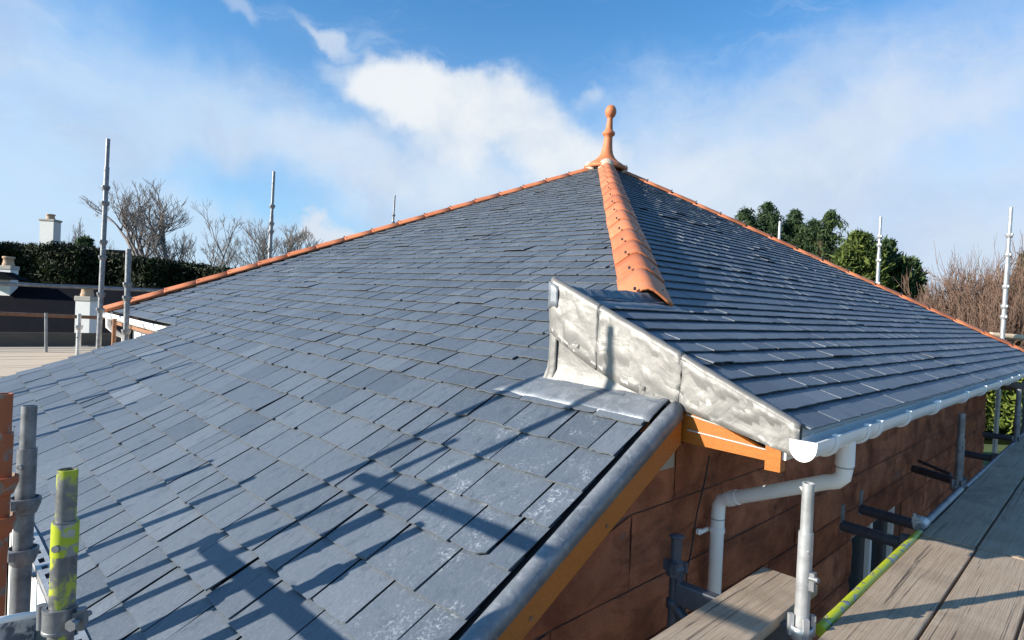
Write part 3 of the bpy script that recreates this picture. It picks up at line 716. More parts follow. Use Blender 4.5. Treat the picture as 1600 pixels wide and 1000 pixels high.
# cable
m = MB(); ca, cb = onx(1108, 712, WX + .022), onx(1073, 890, WX + .022)
m.tube([lerp(ca, cb, t) + V((0, .008 * math.sin(t * 9), .0)) for t in [i / 16 for i in range(17)]] + [V((WX + .022, cb.y, -5.2))], .004, 8); m.build('cable', 'black_cable', house)
m = MB(); q = onx(1038, 712, WX + .02); m.box(q, (.012, .07, .06)); m.build('wall_plate', 'concrete_cap', house)
# left eave: gutter, brown fascia
G2, E3 = V((-3.95, -7.14, -2.975)), V((E.x - .05, E.y - .08, E.z - .03))
m = MB(); d = (E3 - G2).normalized(); nrm = V((d.y, -d.x, 0)).normalized()
prof = [(.055 * math.cos(math.pi + math.pi * i / 12), .07 * math.sin(math.pi + math.pi * i / 12)) for i in range(13)]; prof = prof + [(p_[0] * .9, p_[1] * .9) for p_ in prof[::-1]]
m.sweep(prof, G2, E3, nrm, V((0, 0, 1))); m.prism([G2 + nrm * a + V((0, 0, c)) for a, c in prof[:13]], d * -.012); m.prism([E3 + nrm * a + V((0, 0, c)) for a, c in prof[:13]], d * .012)
gl = m.build('gutter', 'white_plastic', house, label='short white gutter at the far left eave')
for t in (.12, .36, .6, .82):
    q = MB(); c = lerp(G2, E3, t); pp = [(a * 1.13, b_ * 1.1) for a, b_ in prof[:13]]; q.sweep(pp + [(a * .97, b_ * .97) for a, b_ in pp[::-1]], c - d * .02, c + d * .02, nrm, V((0, 0, 1))); q.build('gutter_bracket', 'white_plastic', gl)
m = MB(); c = lerp(G2, E3, .14); m.tube([c + V((0, 0, -.06)), c + V((0, .0, -.18)), c + V((.03, .10, -.28)), c + V((.03, .2, -.34)), c + V((.03, .24, -1.2))], .04, 12); m.build('downpipe', 'white_plastic', house, label='short white swan neck under the left gutter')
m = MB(); m.bar(lerp(G2, E3, .1) + V((0, .09, -.125)), lerp(G2, E3, .99) + V((0, .09, -.125)), .02, .05); m.build('fascia', 'rusty_steel', house, label='narrow brown board under the left gutter')

# ------------------------------------------------------------------ scaffold pieces
def standard(name, base, top, r_, mt, label, cups=(), spig=0.0, spig_r=.8, bolts=True, group='upright scaffold tubes', cupm=None, low=None):
    base, top = V(base), V(top); o = thing(name, label, 'scaffold tube', base, group); d = (top - base).normalized()
    knee = top - d * spig; m = MB(); m.tube([base, knee], r_, 18); m.build('tube', mt, o)
    if spig:
        m = MB(); rr_ = r_ * spig_r
        rings = [knee - d * .002, top]; vs = MB(); m.tube(rings, rr_, 18, caps=False); m.tube([top, knee + d * (spig * .4)], rr_ * .82, 18, caps=False)
        a, b_ = m.ring(top, d, rr_, 18), m.ring(top, d, rr_ * .82, 18); m.add(a + b_, [(i, (i + 1) % 18, 18 + (i + 1) % 18, 18 + i) for i in range(18)])
        m.build('spigot', low or mt, o)
    if bolts:
        m = MB(); sd_ = V((.75, -.66, 0))
        for h in (.06,): m.tube([knee - d * h + sd_ * r_ * .8, knee - d * h + sd_ * (r_ + .008)], r_ * .32, 10)
        m.build('bolt', 'galvanised', o)
    for c in cups:
        q = base + d * c; m = MB(); k = r_ / .024
        m.turned([(r_, -.034 * k), (r_ * 1.22, -.030 * k), (r_ * 1.62, -.002 * k), (r_ * 1.62, .014 * k), (r_ * 1.40, .016 * k), (r_ * 1.34, .002 * k), (r_, .001 * k)], q, d, 18); m.box(q + V((.66, -.75, 0)) * r_ * 1.6 + d * .002, (r_ * .28, r_ * .28, .013 * k))
        m.build('cup_joint', cupm or mt, o)
    return o
def pole(u0, v0, u1, v1, depth, wpx, mt, label, cups, spig=.35, base_ext=0, sc=1.0, cupm=None, low=None):
    """an upright whose top is (u0,v0) and foot (u1,v1) at one depth"""
    a, b_ = at(u1, v1, depth), at(u0, v0, depth); d = (b_ - a).normalized(); a2 = a - d * base_ext; L = (b_ - a2).length
    return standard('scaffold_standard', a2, b_, depth * wpx * .86 / FPX / 2, mt, label, [L * (1 - c * (L - base_ext) / L) for c in cups], spig, cupm=cupm, low=low)
# left, far
pole(169, 217, 155, 520, 8.6, 8.5, 'galvanised', 'tall thin grey scaffold upright rising in front of the bare birch', (.25, .33, .53, .61, .80, .88, 1.10), .40, 1.0)
pole(201, 389, 197, 520, 7.4, 9.5, 'galvanised', 'short grey scaffold upright just before the left end of the white gutter', (.42, .58, .98), .0, .8)
pole(124, 490, 122, 552, 7.9, 8, 'bright_galvanised', 'stubby pale upright standing on the pale left decking', (.33,), .25, .4)
pole(72, 489, 72, 528, 9.1, 5, 'galvanised', 'short thin post between rail and toe board on the far left', (), 0, .3)
pole(179, 498, 177, 545, 8.3, 7, 'rusty_steel', 'rusty brown short upright beside the end of the left gutter', (), 0, .6)
pole(428, 268, 421, 410, 12.5, 6.5, 'galvanised', 'slim grey scaffold upright rising behind the left hip before the bare trees', (.38, .57, .66, .86), .9, 2.0)
pole(617, 305, 614, 352, 15.5, 4, 'galvanised', 'thin dark scaffold tip peeping over the left hip against cloud', (.66, .9), .5, 3.0)
pole(1219, 346, 1217, 380, 16, 5, 'bright_galvanised', 'small pale scaffold tip showing above the right hip before dark conifers', (), .0, 3.0)
pole(1376, 339, 1371, 448, 13.5, 6, 'bright_galvanised', 'pale scaffold upright rising behind the right hip before the dark cypress', (.28, .40, .62, .95), .8, 2.5)
pole(1580, 324, 1566, 530, 11, 7.5, 'bright_galvanised', 'tall pale scaffold upright at the far right before the reddish bare shrub', (.21, .36, .60, .75, .83), .8, 2.5)
# left, near
fwd0 = V((CF.x, CF.y, 0)).normalized()
yel = pole(106, 733, 93, 1040, 1.50, 41, 'worn_yellow', 'near scaffold upright splashed with yellow-green paint', (), .125, 0, low='worn_yellow')
m = MB(); a = at(94, 965, 1.5); m.turned([(.028, -.030), (.0375, -.030), (.0375, -.024), (.0365, -.022), (.0365, .022), (.0375, .024), (.0375, .030), (.028, .030)], a, (0, 0, 1), 22)
sx = CR.copy(); sx.z = 0; sx.normalize(); b2 = a + sx * .052
m.tube([b2 + V((0, 0, -.026)), b2 + V((0, 0, .026))], .011, 12); m.tube([b2 - fwd0 * .03, b2 + fwd0 * .03], .007, 8); m.turned([(.0, -.012), (.014, -.012), (.014, 0), (.0, 0)], b2 - fwd0 * .026, fwd0, 6); m.bar(a + sx * .03, b2 + sx * .012, .018, .034)
b3 = a - sx * .046; m.tube([b3 + V((0, 0, -.03)), b3 + V((0, 0, .03))], .010, 12); m.bar(a - sx * .028, b3, .016, .044)
m.build('coupler', 'galvanised', yel)
m = MB(); a = at(101, 790, 1.5); d = (at(106, 733, 1.5) - at(93, 1040, 1.5)).normalized(); a = at(102.5, 815, 1.5); m.tube([a - d * .001 , a - d * .08], .0292, 18); m.build('paint_band', 'yellow_paint', yel)
pole(46, 634, 31, 955, 2.15, 30, 'galvanised', 'near grey scaffold upright between the orange and the yellow ones', (.47, .715), .15, .5)
pole(6, 615, -12, 960, 1.95, 35, 'orange_paint', 'orange painted scaffold upright at the left edge of view', (.40, .58), .125, .5)

# platform left of the low slope
DZ = -3.60
fx = onz(0, 541, DZ).x; nxp = onz(0, 592, DZ).x
bw = .232; k = 0; xx = fx
plys = 0
rnd = random.Random(2)
LBL = ['back board of the pale left decking, against the toe board', 'second pale board of the left decking from the toe board', 'third pale board of the left decking from the toe board']
while xx < -.75:
    ys = [-11.5, -9.2 + rnd.uniform(-.5, .4), -7.35 if xx > -3.6 else -5.5]
    for a, b_ in zip(ys[:-1], ys[1:]):
        m = MB(); m.box((xx + bw / 2, (a + b_) / 2, DZ - .019 + rnd.uniform(-.004, .004)), (bw / 2 - .004, (b_ - a) / 2 - .006, .019))
        o = m.build('scaffold_board', 'pale_ply', bevel=.003)
        o['_i'] = 1; plys += 1
        single(o, 'pale scaffold board of the left decking beside the low slate slope', 'scaffold board', 'pale boards of the left decking')
        del o['_i']
    xx += bw
tb = MB(); q0 = onx(0, 519, fx); tb.box((fx - .02, -8.0, (DZ + onx(0, 519, fx).z) / 2), (.019, 3.4, (onx(0, 519, fx).z - DZ) / 2))
single(tb.build('toe_board', 'old_timber'), 'dark weathered toe board standing on edge behind the pale left decking', 'toe board')
for v0, v1, u1, r_, nm in ((443, 456, 285, .030, 'upper'), (490, 498, 196, .030, 'lower')):
    a, b_ = onx(0, v0, fx - .06), onx(u1, v1, fx - .06); d = (b_ - a).normalized(); m = MB(); m.tube([a - d * 2.5, b_ + d * (1.5 if nm == 'upper' else .2)], r_, 12)
    single(m.build('guard_rail', 'galvanised' if nm == 'upper' else 'rusty_steel'), 'upper grey guard rail before the dark neighbouring roof' if nm == 'upper' else 'lower rusty guard rail above the weathered toe board', 'guard rail')
m = MB(); m.tube([(nxp - .05, -9.9, DZ - .09), (nxp - .05, -8.7, DZ - .09)], .030, 12); single(m.build('ledger_tube', 'dark_steel'), 'dark ledger tube under the near edge of the pale left decking', 'scaffold tube')

# perforated channel, boards and bucket at the low eave
m = MB(); a, b_ = V((2.6, EAVE - .02, PL(2.6, EAVE).z + .02)), V((5.25, EAVE - .02, zr_L(EAVE) + .0))
d = (b_ - a).normalized(); z = V((0, 0, 1)); L = (b_ - a).length
n = 27; wdt = .070
def face(s0, s1, h0, h1): m.prism([a + d * s0 + V((0, -h0 * .85, -h0 * .15)), a + d * s1 + V((0, -h0 * .85, -h0 * .15)), a + d * s1 + V((0, -h1 * .85, -h1 * .15)), a + d * s0 + V((0, -h1 * .85, -h1 * .15))], (0, 0, -.003))
face(0, L, 0, wdt * .3); face(0, L, wdt * .7, wdt)
st = L / n
for i in range(n):
    hole = .058 if i % 2 == 0 else .04
    face(i * st + hole, (i + 1) * st, wdt * .3, wdt * .7)
m.prism([a + V((0, -wdt * .85, -wdt * .15)), b_ + V((0, -wdt * .85, -wdt * .15)), b_ + V((0, -wdt * .85, -wdt * .15 - .05)), a + V((0, -wdt * .85, -wdt * .15 - .05))], (0, .003, 0))
single(m.build('perforated_channel', 'bright_galvanised'), 'pale perforated steel channel along the low eave behind the yellow upright', 'steel channel')
LOWB = [(-9.06, 'scaffold board below the low eave, nearest the perforated channel', 4.62), (-9.30, 'scaffold board below the low eave, under the plaster-splashed bucket', 4.60)]
for y, lb, z in LOWB:
    m = MB(); m.box((4.2, y, -z), (2.6, .112, .019)); single(m.build('scaffold_board', 'timber', bevel=.004), lb, 'scaffold board')
m = MB(); q = at(70, 1004, 1.55); m.box(q + V((0, 0, -.02)), (.20, .03, .02)); single(m.build('timber_offcut', 'timber', bevel=.003), 'small pale timber offcut beside the foot of the yellow upright', 'offcut')
q = at(2, 972, 1.55); bkt = thing('bucket', 'plaster-splashed grey bucket leaning over in the bottom left corner', 'bucket', q + V((0, 0, -.30)))
m = MB(); tl = V((-.46, .06, .86)).normalized(); m.lathe([(.055, -.30), (.075, -.02), (.080, -.02), (.083, 0), (.078, .003), (.072, -.02), (.052, -.29), (.0, -.29)], q, tl, 26); m.build('body', 'bucket_plastic', bkt)
m = MB(); m.lathe([(.076, -.012), (.0855, -.012), (.087, .004), (.076, .006)], q, tl, 26); m.build('rim', 'white_plastic', bkt)

# right: decking, ledgers, uprights, brackets
BZ = -3.75; lx = 6.375
endy = onz(1485, 846, BZ).y
xs = [6.402, 6.628, 6.856, 7.085, 7.312, 7.54]
near_lbl = ['sunlit worn board beside the yellow ledger tube', 'sunlit cracked board, second from the yellow ledger tube', 'sunlit board at the lower right corner, third from the yellow ledger tube', 'outer sunlit board, fourth from the ledger', 'outer sunlit board, fifth from the ledger']
far_lbl = ['shaded board beyond the butt joint, beside the grey ledger tube', 'shaded board beyond the butt joint, second from the grey ledger tube', 'shaded board beyond the butt joint, third from the grey ledger tube', 'outer shaded board beyond the joint, fourth from the ledger', 'outer shaded board beyond the joint, fifth from the ledger']
far2_lbl = ['far shaded board beside the third upright, near the green hedge', 'far shaded board, second from the third upright, near the green hedge', 'far shaded board, third from the third upright, near the green hedge', 'far outer board, fourth from the third upright', 'far outer board, fifth from the third upright']
def board(x0, x1, y0_, y1_, zt_, mt, lb, group='boards of the right decking'):
    m = MB(); n = 9; rows = []
    top = [[V((lerp(x0, x1, i / 4), lerp(y0_, y1_, j / n), zt_ + .003 * noise.noise(V((x0 * 3, j * .6, i * .2))))) for i in range(5)] for j in range(n + 1)]
    m.slab(top, .038); o = m.build('scaffold_board', mt, bevel=.004); return single(o, lb, 'scaffold board', group)
for i in range(5):
    j = random.uniform(-.01, .01)
    board(xs[i], xs[i + 1] - .010, -11.2, endy - .006 + j, BZ + random.uniform(-.004, .003), 'timber', near_lbl[i])
    board(xs[i] - .004, xs[i + 1] - .014, endy + .006 + j, -2.0 + j, BZ + .004 + random.uniform(-.004, .003), 'timber', far_lbl[i])
    board(xs[i], xs[i + 1] - .009, -1.985 + j, 5.2, BZ + random.uniform(-.004, .003), 'timber', far2_lbl[i])
board(6.055, 6.268, -9.2, -6.79, BZ + .010, 'timber', 'short inner board between the sandstone wall and the near pale upright')
def tubeobj(a, b_, r_, mt, name, lb, cat='scaffold tube', group=None, n=14):
    m = MB(); m.tube([a, b_], r_, n); return single(m.build(name, mt), lb, cat, group)
tubeobj((lx + .002, -7.10, BZ - .022), (lx + .002, -5.62, BZ - .022), .0215, 'yellow_paint', 'ledger_tube', 'yellow-green painted ledger tube along the sunlit boards')
tubeobj((lx - .005, -5.60, BZ - .006), (lx - .005, -4.42, BZ - .006), .022, 'galvanised', 'ledger_tube', 'grey ledger tube along the shaded boards up to the second upright')
tubeobj((lx, -4.28, BZ - .02), (lx + .02, -1.75, BZ - .02), .022, 'galvanised', 'ledger_tube', 'grey ledger tube beyond the second upright')
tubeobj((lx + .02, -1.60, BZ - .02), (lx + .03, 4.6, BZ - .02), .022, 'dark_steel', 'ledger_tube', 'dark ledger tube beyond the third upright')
m = MB(); cpl = V((lx - .01, -5.52, BZ + .0)); m.tube([cpl + V((0, -.05, 0)), cpl + V((0, .05, 0))], .031, 14); m.box(cpl + V((-.02, 0, .02)), (.02, .03, .018)); m.tube([cpl + V((-.03, -.02, .03)), cpl + V((-.03, -.02, .055))], .008, 8)
single(m.build('scaffold_coupler', 'bright_galvanised', bevel=.002), 'steel coupler on the ledger where the two decks meet', 'coupler')

def upright(x, y, ztop_, r_, mt, label, zbot=-5.9, jaw=True, lean=(.052, -.028)):
    base = V((x, y, zbot)); h = ztop_ - zbot; top = V((x, y, ztop_))
    o = standard('scaffold_standard', base, top, r_, mt, label, (), .165, .82)
    if jaw:
        m = MB(); z = BZ - .01
        m.lathe([(r_, -.035), (r_ * 1.5, -.03), (r_ * 1.62, .012), (r_ * 1.4, .014), (r_ * 1.35, -.01), (r_, -.012)], (x, y, z), (0, 0, 1), 18)
        for k in range(4):
            a = R(40 + 90 * k); c = V((x + math.cos(a) * r_ * 1.5, y + math.sin(a) * r_ * 1.5, z + .015)); m.box(c, (.008, .009, .034), (V((math.cos(a), math.sin(a), 0)), V((-math.sin(a), math.cos(a), 0)), V((0, 0, 1))))
        m.build('cup_joint', mt, o)
    return o
s1 = onz(1252, 978, BZ); dz1 = (s1 - CAM).dot(CF)
u1 = upright(s1.x, s1.y, at(1266, 754, dz1).z, .0235, 'bright_galvanised', 'near pale galvanised upright standing between the inner board and the sunlit boards')
m = MB(); q = V((s1.x, s1.y, BZ + .17)); m.tube([q + V((.02, -.005, 0)), q + V((.05, -.012, .003))], .009, 8); m.box(q + V((.024, 0, -.01)), (.012, .012, .03)); m.build('latch', 'galvanised', u1)
s2 = onz(1497, 758, BZ); upright(s2.x, s2.y, at(1504, 646, (s2 - CAM).dot(CF)).z, .0245, 'galvanised', 'second pale upright along the wall, beside the shaded boards')
s3 = onz(1588, 688, BZ); upright(s3.x, s3.y, at(1593, 608, (s3 - CAM).dot(CF)).z, .026, 'galvanised', 'third upright along the wall, at the right edge before the green hedge')
TR = [(5.985, -5.16, 6.33, -5.24, 1, 'dark hop-up arm nearer the white gutter end, second in line from the yellow tube'), (6.01, -5.60, 6.34, -5.66, 1, 'dark hop-up arm closest to the yellow ledger tube, over the window'),
      (5.94, -3.55, 6.30, -3.80, 0, 'dark arm reaching from the second upright towards the sandstone wall'), (6.09, -2.36, 6.34, -2.41, 0, 'grey arm beyond the second upright'), (6.05, -.80, 6.36, -.82, 0, 'far dark arm before the sunlit green hedge')]
for x0, y0_, x1, y1_, pl_, lb in TR:
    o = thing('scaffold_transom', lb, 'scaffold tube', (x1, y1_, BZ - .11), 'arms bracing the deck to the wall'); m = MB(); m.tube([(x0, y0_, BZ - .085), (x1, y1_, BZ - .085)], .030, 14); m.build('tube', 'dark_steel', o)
    if pl_:
        m = MB(); m.box((x0, y0_, BZ - .045), (.005, .022, .075)); m.build('end_plate', 'galvanised', o)
    m = MB(); m.box((x1 - .01, y1_, BZ - .065), (.028, .032, .03)); m.build('claw', 'dark_steel', o, bevel=.005)
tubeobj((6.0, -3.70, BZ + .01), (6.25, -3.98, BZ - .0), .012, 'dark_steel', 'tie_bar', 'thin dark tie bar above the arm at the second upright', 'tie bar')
# bracket by the wall
bq = at(1057, 850, 2.36); br = thing('hop_up_bracket', 'dark steel hop-up bracket with cup joint between the wall and inner board', 'bracket', (bq.x, bq.y, BZ - .25))
m = MB(); zt_ = at(1058, 838, 2.36).z; m.tube([(bq.x, bq.y, BZ - .20), (bq.x, bq.y, zt_)], .021, 16); m.lathe([(.021, 0), (.029, .003), (.029, .010), (.0, .014)], (bq.x, bq.y, zt_ - .006), (0, 0, 1), 16); m.build('post', 'dark_steel', br)
m = MB(); m.lathe([(.021, -.04), (.036, -.036), (.040, -.005), (.034, .006), (.034, .018), (.021, .026)], (bq.x, bq.y, zt_ - .115), (0, 0, 1), 8, smooth=False)
for a in range(4): m.box((bq.x + .036 * math.cos(a * 1.57 + .4), bq.y + .036 * math.sin(a * 1.57 + .4), zt_ - .115), (.008, .008, .02))
m.build('cup_joint', 'dark_steel', br)
m = MB(); m.bar((bq.x + .01, bq.y, BZ - .040), (6.33, bq.y + .04, BZ - .060), .045, .085); m.box((bq.x + .02, bq.y, BZ + .02), (.012, .02, .03)); m.build('arm', 'dark_steel', br, bevel=.006)
m = MB(); m.tube([(bq.x + .01, bq.y, BZ - .10), (6.30, bq.y - .03, BZ - .42)], .022, 12); m.lathe([(.021, -.02), (.03, -.015), (.03, .015), (.021, .02)], (bq.x, bq.y, BZ - .09), (0, 0, 1), 14); m.build('brace', 'dark_steel', br)
# far right rail and boards beyond the corner
q0, q1 = at(1548, 523, 11.2), at(1640, 531, 11.2); tubeobj(q0, q1 + (q1 - q0), .05, 'pale_ply', 'guard_rail', 'pale guard rail at the far right beyond the roof hip', 'guard rail')
m = MB(); m.box((7.2, 6.1, -3.45), (1.3, .03, .10)); single(m.build('toe_board', 'old_timber'), 'toe board closing the far end of the right decking', 'toe board')
tubeobj((5.8, 6.05, -3.60), (8.6, 6.05, -3.60), .026, 'dark_steel', 'guard_rail', 'dark low rail beyond the far corner of the wall', 'guard rail')
tubeobj((5.85, 6.1, GZ), (5.85, 6.1, -3.25), .026, 'dark_steel', 'scaffold_standard', 'dark upright beyond the far corner of the wall, before the sunlit hedge', 'scaffold tube')

m = MB(); q0, q1 = at(1549, 603, 9.6), at(1660, 585, 9.6); m.bar((q0.x, q0.y, q0.z), (q1.x, q1.y, q0.z), 1.2, .05); single(m.build('scaffold_board', 'timber'), 'pale upper board seen edge on above the green hedge at the right edge', 'scaffold board')
# ------------------------------------------------------------------ the scaffold behind the viewer, seen by its shadows
def onE(u, v): return on(u, v, (0, -VS, 1), zr_L(-7.0) + VS * 7.0)
def caster(p, y): return p - sd * ((p.y - y) / sd.y)                  # the point at distance y from which p is shaded
for k, (u_, v_, y_, r_, lb) in enumerate([(353, 727, -9.40, .026, 'outer upright of the low eave scaffold, first from the far end'), (412, 751, -9.42, .026, 'outer upright of the low eave scaffold, second from the far end'), (330, 578, -9.40, .026, 'outer upright of the low eave scaffold, at its far end'), (372, 528, -9.42, .026, 'taller outer upright at the far end of the low eave scaffold'), (250, 641, -9.44, .026, 'shorter outer upright near the far end of the low eave scaffold')]):
    t_ = caster(onE(u_, v_), y_); standard('scaffold_standard', (t_.x, t_.y, -5.9), t_, r_, 'galvanised', lb, (1.2, 1.7, 2.0), .15)
tall = caster(ony(958, 512, -6.91), -9.55); standard('scaffold_standard', (tall.x, tall.y, -5.9), tall, .026, 'galvanised', 'tall corner upright beside the viewer', (1.6, 2.1, 2.6, 3.1), .2)
p1 = onE(560, 738); t1 = caster(p1, -9.55); standard('scaffold_standard', (t1.x, t1.y, -5.9), (t1.x, t1.y, t1.z + 1.0), .026, 'galvanised', 'upright near the corner upright beside the viewer', (1.6, 2.1, 2.6), .2)
p1 = onE(566, 772); t1 = caster(p1, -9.62); standard('scaffold_standard', (t1.x, t1.y, -5.9), (t1.x, t1.y, t1.z + .40), .026, 'galvanised', 'twin upright next to the one near the corner beside the viewer', (1.6, 2.1), .2)
def plank(u0, v0, u1, v1, y_, h_, ext, lb):
    a, b_ = caster(onE(u0, v0), y_), caster(onE(u1, v1), y_); z = (a.z + b_.z) / 2; m = MB(); m.box(((a.x + b_.x + ext) / 2, y_, z), ((b_.x - a.x + ext) / 2, .019, h_ / 2)); single(m.build('toe_board', 'old_timber'), lb, 'toe board')
plank(580, 742, 840, 868, -9.60, .04, .5, 'upper edge board on the scaffold beside the viewer')
plank(335, 858, 515, 995, -9.50, .05, .1, 'lower edge board on the scaffold beside the viewer')

# ------------------------------------------------------------------ neighbours' houses
def chimney(par, c, w_, d_, h, pot_r, pot_h, mt='render_white', pots=1, ax=None):
    m = MB(); m.box(c + V((0, 0, -h / 2)), (w_, d_, h / 2), ax); ch = m.build('chimney', mt, par)
    m = MB(); m.box(c + V((0, 0, .05)), (w_ * 1.14, d_ * 1.14, .06), ax); m.build('chimney_cap', 'concrete_cap', ch, bevel=.015)
    for k in range(pots):
        m = MB(); o = c + CR * ((k - (pots - 1) / 2) * pot_r * 2.6) + V((0, 0, .11)); m.lathe([(pot_r * .95, 0), (pot_r * 1.0, pot_h * .15), (pot_r * .88, pot_h * .3), (pot_r * .8, pot_h * .75), (pot_r * 1.0, pot_h * .8), (pot_r, pot_h), (pot_r * .75, pot_h), (pot_r * .7, pot_h * .5)], o, (0, 0, 1), 14); m.build('chimney_pot', 'clay_pot', ch)
    return ch
def flat_ax(): 
    x = V((CR.x, CR.y, 0)).normalized(); return (x, V((-x.y, x.x, 0)), V((0, 0, 1)))
FA = flat_ax(); fwd = FA[1]
def bungalow(label, c, hw, hd, wall_h, roof_h, mt):
    o = thing('house', label, 'house', c); m = MB(); m.box(c + V((0, 0, wall_h / 2)), (hw, hd, wall_h / 2), FA); m.build('wall', 'render_white', o)
    m = MB(); e = .35; b0 = c + V((0, 0, wall_h + .01)); x, y = FA[0], FA[1]
    p = [b0 - x * (hw + e) - y * (hd + e), b0 + x * (hw + e) - y * (hd + e), b0 + x * (hw + e) + y * (hd + e), b0 - x * (hw + e) + y * (hd + e), b0 - x * (hw + e) + V((0, 0, roof_h)), b0 + x * (hw + e) + V((0, 0, roof_h))]
    m.add(p, [(0, 1, 5, 4), (2, 3, 4, 5), (0, 4, 3), (1, 2, 5), (0, 3, 2, 1)]); m.build('roof', mt, o); return o
c = at(40, 520, 19); c.z = GZ
ridge = at(40, 441, 19).z
nb = bungalow('neighbouring house with a dark slate roof and two white chimneys, left of the new roof', c, 5.6, 2.2, ridge - GZ - 2.2, 2.2, 'old_roof')
chimney(nb, at(13, 421, 18.6), .19, .15, 1.6, .16, .28, ax=FA)
chimney(nb, at(136, 470, 15.2), .18, .15, 1.9, .15, .26, ax=FA)
m = MB(); q = at(10, 437, 18.4); m.prism([q - FA[0] * 1.1, q + FA[0] * .75, q + FA[0] * .2 + V((0, 0, .22)), q - FA[0] * 1.1 + V((0, 0, .22))], fwd * -.5); m.build('roof', 'old_roof', nb)
c2 = at(95, 470, 40); c2.z = GZ; ridge2 = at(95, 387, 40).z
nb2 = bungalow('distant white house behind the hedge with one tall white chimney', c2, 4.2, 4, ridge2 - GZ - 2.6, 2.6, 'old_roof')
chimney(nb2, at(79, 346, 39), .44, .32, 3.2,   .26, .34, pots=1, ax=FA)

# ------------------------------------------------------------------ foliage
def leaves(mb, cen, n, rad, size, rnd, drop=0.0, long=1.6, mi=0, upb=.0):
    for _ in range(n):
        d = V((rnd.gauss(0, 1), rnd.gauss(0, 1), rnd.gauss(0, 1))).normalized() * (rnd.random() ** .45)
        p = V(cen) + V((d.x * rad[0], d.y * rad[1], d.z * rad[2]))
        a = V((rnd.gauss(0, 1), rnd.gauss(0, 1), rnd.gauss(0, 1) + upb - drop)).normalized(); b_ = a.cross(V((rnd.gauss(0, 1), rnd.gauss(0, 1), rnd.gauss(0, 1)))).normalized()
        s = size * rnd.uniform(.6, 1.4); a *= s * long; b_ *= s * .5
        mb.add([p - a * .3 - b_ * .5, p - a * .3 + b_ * .5, p + a * .5 + b_ * .45, p + a, p + a * .5 - b_ * .45], [(0, 1, 2, 4), (4, 2, 3)], mi)
def hedge(label, pts, half, size, mt, n, seed, name='hedge', grp=None):
    """a clipped mass: dark inner body and leaf sprays over its face and top; pts = [(top point)], down to the ground"""
    rnd = random.Random(seed); o = thing(name, label, 'hedge', V((sum(p.x for p in pts) / len(pts), sum(p.y for p in pts) / len(pts), GZ)), grp)
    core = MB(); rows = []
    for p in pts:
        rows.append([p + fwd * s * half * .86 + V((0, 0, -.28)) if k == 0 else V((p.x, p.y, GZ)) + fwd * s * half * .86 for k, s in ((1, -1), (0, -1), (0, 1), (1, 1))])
    core.grid(rows, smooth=False); core.build('inner_body', 'core_dark', o)  # one solid dark body filling the hedge behind its leaves
    lf = MB()
    for _ in range(n):
        i = rnd.randrange(len(pts) - 1); t = rnd.random(); p = lerp(pts[i], pts[i + 1], t); h = p.z - GZ
        if rnd.random() < .55: c = p + fwd * rnd.uniform(-half, half) + V((0, 0, rnd.uniform(-.25, .12)))
        else: c = V((p.x, p.y, p.z - h * .75 * rnd.random() ** 1.3)) - fwd * half * rnd.uniform(.85, 1.1)
        leaves(lf, c, 7, (size * 2.2, size * 2.2, size * 1.6), size, rnd, -.3)
    lf.build('foliage', mt, o); return o
top = [(-160, 380), (0, 378), (60, 388), (110, 382), (150, 392), (200, 402), (260, 408), (330, 418), (380, 424), (430, 432), (520, 440)]
hp = []
for i in range(len(top) - 1):
    for k in range(4):
        t = k / 4; u_, v_ = lerp(top[i][0], top[i + 1][0], t), lerp(top[i][1], top[i + 1][1], t)
        hp.append(at(u_, v_ + 4 * noise.noise(V((u_ * .03, 1, 0))) + 5, 26 + 2 * noise.noise(V((u_ * .01, 5, 0)))))
hedge('tall dark evergreen hedge behind the neighbouring house', hp, 1.0, .075, 'hedge_leaf', 8500, 4)
hp = [at(u_, 592 + 6 * math.sin(u_ * .2), 21) + V((0, 0, .3)) for u_ in range(1440, 1780, 18)]
hedge('sunlit yellow-green hedge beyond the far corner of the sandstone wall', hp, 1.0, .10, 'sunny_leaf', 3600, 9)

